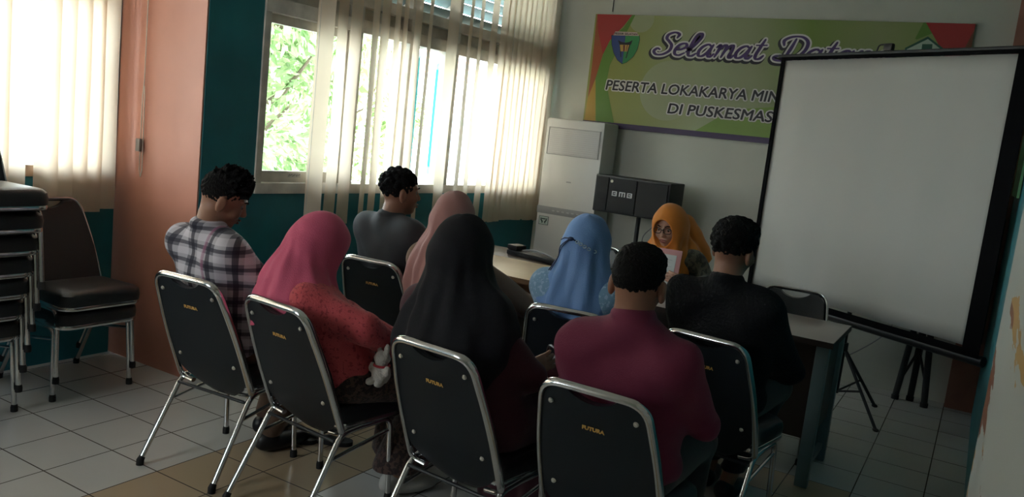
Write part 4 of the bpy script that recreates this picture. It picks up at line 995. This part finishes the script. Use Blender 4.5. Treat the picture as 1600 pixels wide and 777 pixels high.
# D: mauve headscarf
person((.94, 1.62), 0, (.855, 1.45, 1.085), 0, -8, 0, 'woman in mauve headscarf, seated behind the black headscarf', sw=.15, skinm=skin2, top=tanf, bottom=trs_brown, skirt=True, top_style=dict(loose=.01, name='blouse'),
       elbows=((-.22, .05, .72), (.25, .05, .70)), hijab=dict(m=mauve, drop=.26, w=.175, d=.15, fold=.008, nf=8, ph=1, tilt=(.3, 0)), shoem=shoeb)
# E: black headscarf, maroon tunic
person((1.62, .60), -6, (1.525, .537, 1.096), -4, -10, 0, 'woman in large black headscarf and dark maroon tunic, seated front row middle', sw=.148, skinm=skin2, top=maroond, bottom=maroond, skirt=True,
       top_style=dict(loose=.008, fold=.004, name='tunic', skirt=1, sleeve=.95), elbows=((-.22, .05, .72), (.185, .02, .72)), wrists=((-.16, .29, .63), (.02, .235, .665)), hands=dict(dir=((.7, .7, 0), (.35, .9, .25)), curl=(35, 16)), handn=((0, -.2, -1), (-1, .1, -.2)), hsp=.5,
       hijab=dict(m=navyblk, drop=.27, w=.205, d=.145, capeo=(.045,.022,-.12), fold=.006, nf=7, ph=.6, head=(.098, .118, .124), back=.006, tilt=(-.25, .1)), shoem=shoeb)
# F: light blue headscarf
_, PF, HF, nF = person((1.60, 1.53), 2, (1.577, 1.43, 1.080), -6, -6, 0, 'woman in sky blue headscarf tied at the back over pale blue lace', sw=.165, skinm=skin2, top=bluelace, bottom=trs_black, skirt=True, top_style=dict(loose=.012, fold=.004, name='blouse'),
       hijab=dict(m=bluef, drop=.19, w=.18, d=.125, fold=.009, nf=6, ph=2.2, back=.0, head=(.098, .118, .122), tip=(.03, -.235, .50), capeo=(0, .01, -.12)), shoem=shoeb)
# G: maroon shirt
person((2.17, .61), 0, (2.185, .49, 1.126), 3, -6, 0, 'man in maroon shirt with short black hair, seated nearest the camera', sw=.165, top=maroon, bottom=trs_black, top_style=dict(loose=.008, fold=.0055, ph=4, hem=.40),
       elbows=((-.225, .03, .72), (.225, .04, .71)), hair=dict(add=[((0, -.0, .075), (.070, .085, .046))], rough=.004, freq=150, nape=-.05), shoem=shoeb, nbo=(0, -.02, -.104), shz=-.104)
# H: black shirt at the desk
person((2.20, 1.60), -4, (2.195, 1.48, 1.162), -14, -6, 3, 'man in black textured shirt with bushy black hair, seated at the grey desk', sw=.175, top=blackg, bottom=trs_black, top_style=dict(loose=.010, fold=.005, ph=5),
       elbows=((-.23, .04, .72), (.245, .08, .68)), ankles=((-.10, .28, .09), (.02, .20, .09)), hair=dict(add=[((0, .0, .085), (.078, .092, .052)), ((.0, -.03, .06), (.084, .085, .06))], rough=.006, freq=110, nape=-.05, curls=150, seed=3), shoem=shoeb, nbo=(0, -.04, -.125), shoe_h=.14)
# O: presenter behind the tables, facing the group
oe, PO, HO, nO = person((1.45, 3.04), 184, (1.425, 2.90, 1.070), -10, -13, 2, 'woman in orange headscarf and glasses behind the tables, reading papers', sw=.16, skinm=skin2, top=olive, bottom=trs_black, top_style=dict(loose=.012, fold=.005, name='uniform'),
       elbows=((-.24, .10, .76), (.24, .10, .76)), wrists=((-.175, .365, .79), (.12, .30, .78)), hands=dict(dir=((1, .10, .22), (-.6, .5, .1)), curl=(14, 30)), handn=((.1, -1, .1), (0, 0, -1)), hijab=dict(m=orangef, drop=.16, w=.17, d=.15, fold=.009, nf=6, ph=1, tilt=(0, -.9), head=(.105, .124, .128), open=(.062, .082, .088), add=[(V3(.02, -.13, 1.06), V3(-.15, -.10, .86), .085, .075, .05), (V3(-.05, .02, .92), V3(-.06, .08, .76), .075, .06, .05)]), shoem=shoeb, face=True, nbo=(0, -.07, -.12))
# glasses
m = MB(); gm_ = mat('dark_glasses_frame', (.012, .008, .007), .6)
for q in (-1, 1):
    m.tube([PO(q*.032+.025*math.copysign(abs(math.cos(a))**.7, math.cos(a)), .098-.12*(abs(q*.032+.025*math.cos(a)))**2*8, .006+.017*math.copysign(abs(math.sin(a))**.7, math.sin(a))) for a in [2*math.pi*k/20 for k in range(20)]], .0022, closed=True, seg=6)
    m.tube([PO(q*.058, .090, .012), PO(q*.074, .05, .010), PO(q*.078, -.0, .006)], .002, seg=6)
m.tube([PO(-.008, .099, .010), PO(0, .102, .012), PO(.008, .099, .010)], .002, seg=6); m.build('glasses', gm_, oe, angle=180)
m = MB(); m.box((.10, .045, -.0), (.10, .046, 0)); m.bm.clear()
# scarf tie, braided trim and tails on the blue headscarf
fe = [x for x in COL.objects if x.name.startswith('person') and 'sky blue' in x.get('label', '')][0]
nvy = mat('navy_piping', (.02, .035, .09), .6); trim = mat('braid_trim', (.30, .42, .50), .6)
from mathutils.bvhtree import BVHTree
hm = [x for x in COL.objects if x.parent == fe and x.name.startswith('headscarf')][0].data
BV = BVHTree.FromPolygons([v.co[:] for v in hm.vertices], [p.vertices[:] for p in hm.polygons])
def PFo(x, z, off=.006):
    q = PF(x, -.40, z); d = Vector(HF @ V3(0, 1, 0)); h_ = BV.ray_cast(Vector(q), d)
    return np.array(h_[0]-d*off*.6) if h_[0] is not None else PF(x, -.12-off, z)
m = MB()
for q in range(5): c0 = PFo(.022+q*.016, .012-q*.007, .004); m.tube([Vector(c0)+Vector((.008*math.cos(a), -.001, .006*math.sin(a))) for a in [k*math.pi/5 for k in range(10)]], .0025, closed=True, seg=6)
m.build('braided_trim', trim, fe, angle=180)
m = MB(); m.tube([PFo(-.085, .008), PFo(-.05, .02), PFo(-.015, .022), PFo(.02, .014)], .003, seg=6); m.ball(PFo(-.012, .020), .011, (1.3, .7, .8))
m.tube(catmull([PFo(-.015, .018, .01), PFo(-.05, -.02, .012), PFo(-.085, -.08, .014), Vector(PFo(-.085, -.13, .02))+Vector((-.01, 0, -.0))]), .0025, seg=6); m.tube(catmull([PFo(-.02, .018, .01), PFo(-.065, -.02, .012), PFo(-.092, -.07, .014), Vector(PFo(-.085, -.13, .02))+Vector((-.018, 0, -.0))]), .0025, seg=6)
m.build('piping_tie', nvy, fe, angle=180)
# ================================================================== SMALL THINGS
# papers held by the presenter
pf = empty('document_folder', (1.50, 2.70, .735), R(6)); tag(pf, 'pink folder with white page held upright by the woman in orange headscarf', 'folder')
mt = Matrix.Translation((0, 0, .115)) @ Matrix.Rotation(R(-14), 4, 'X')
MB().mbox(mt, .165, .006, .235, .002).build('cover', mat('pink_card', (.60, .30, .30), .6), pf)
pg = MB().mbox(mt @ Matrix.Translation((-.008, -.0045, -.012)), .125, .002, .195).build('page', mat('white_page', (.56, .60, .60), .7), pf, smooth=False)
m = MB()
for k in range(11): m.mbox(mt @ Matrix.Translation((-.008-(k % 3)*.006, -.0058, .055-k*.013)), .085-(k % 3)*.012, .0006, .0016)
m.build('print_lines', mat('print_grey', (.22, .25, .26), .7), pg, smooth=False)
rf = empty('red_folder', (1.52, 2.56, .7305), R(12)); tag(rf, 'orange-red folder lying on the desk in front of the woman in orange', 'folder')
MB().box((-.13, -.10, 0), (.13, .10, .012), .003).build('cover', mat('orange_card', (.55, .14, .06), .5), rf)
MB().box((-.122, -.104, .002), (.132, .092, .010)).build('pages', mat('paper_edge', (.6, .58, .54), .8), rf, smooth=False)
# flip-flops
def flipflop(x, y, rz, label):
    e = empty('flip_flop', (x, y, 0), R(rz)); tag(e, label, 'slipper', 'pair of black flip-flops on the floor')
    m = MB(); P = []
    for k in range(28):
        a = 2*math.pi*k/28; w_ = .044+.010*math.sin(a)-.006*math.cos(2*a); P.append((w_*math.cos(a), .125*math.sin(a), .001))
    m.poly(P, (0, 0, .020)); m.build('sole', rubber, e)
    for s in (-1, 1): MB().tube(catmull([(0, .075, .02), (s*.018, .055, .048), (s*.040, .015, .050), (s*.046, -.03, .022)]), .008, seg=8, flat=(.5, 1.3)).build('strap', rubber, e)
flipflop(.43, .905, -62, 'black flip-flop on the tiles, the one nearer the checked shirt man'); flipflop(.56, 1.01, -66, 'black flip-flop on the tiles, the one nearer the coral jacket woman')
# white plush toy on B's lap
pt = empty('plush_toy', (1.19, .57, .597)); tag(pt, 'small white plush toy on the lap of the woman in coral jacket', 'toy')
v = Vol((-.09, -.09, -.09), (.09, .09, .12), .004); v.ell((0, 0, -.015), (.036, .036, .042), k=0); v.ell((0, -.0, .045), (.032, .03, .028), k=.01)
for q in (-1, 1): v.ell((q*.018, 0, .082), (.011, .008, .022), k=.008); v.ell((q*.036, -.012, .005), (.014, .013, .020), k=.008); v.ell((q*.02, -.034, -.042), (.016, .022, .015), k=.008)
v.warp(noise3(.0012, 60, 60, 60)); v.mesh('body', mat('white_plush', (.62, .58, .52), .95, bump=.6, bscale=150, sheen=.4), pt)
MB().tube([(.03*math.cos(a), .028*math.sin(a), .018) for a in [k*math.pi/8 for k in range(16)]], .005, closed=True, seg=6).build('red_ribbon', mat('red_ribbon', (.45, .03, .04), .6), pt)
# handbags
def bag(name, loc, rz, label, colm, strapm, w_, h_, loop):
    e = empty(name, loc, R(rz)); tag(e, label, 'handbag')
    v = Vol((-w_, -.09, -.02), (w_, .09, h_+.03), .005); v.ell((0, 0, h_*.45), (w_*.75, .05, h_*.55), k=0); v.cap((-w_*.55, 0, h_*.2), (w_*.55, 0, h_*.2), .045, k=.03); v.plane((0, 0, .002), (0, 0, -1)); v.mesh('body', colm, e)
    MB().tube(catmull([Vector(q) for q in loop], 8), .006, seg=8).build('strap', strapm, e)
bag('handbag', (1.08, .90, .61), 0, 'dark brown handbag with grey loop handle on the lap of the woman in coral jacket', mat('brown_leather', (.06, .035, .03), .5), mat('grey_strap', (.30, .28, .26), .5), .12, .10, [(-.02, -.02, .09), (.08, -.10, .02), (.13, -.20, -.08), (.14, -.22, -.17), (.15, -.17, -.16), (.14, -.08, -.03), (.04, 0, .08)])
bag('handbag', (1.76, 1.0, .60), -10, 'dark maroon handbag with thin strap on the lap of the woman in black headscarf', mat('maroon_leather', (.05, .008, .018), .4), mat('dark_strap', (.06, .045, .045), .4), .14, .11, [(-.10, -.02, .08), (-.06, -.06, .14), (.03, -.10, .12), (.10, -.12, .02), (.12, -.10, -.12)])
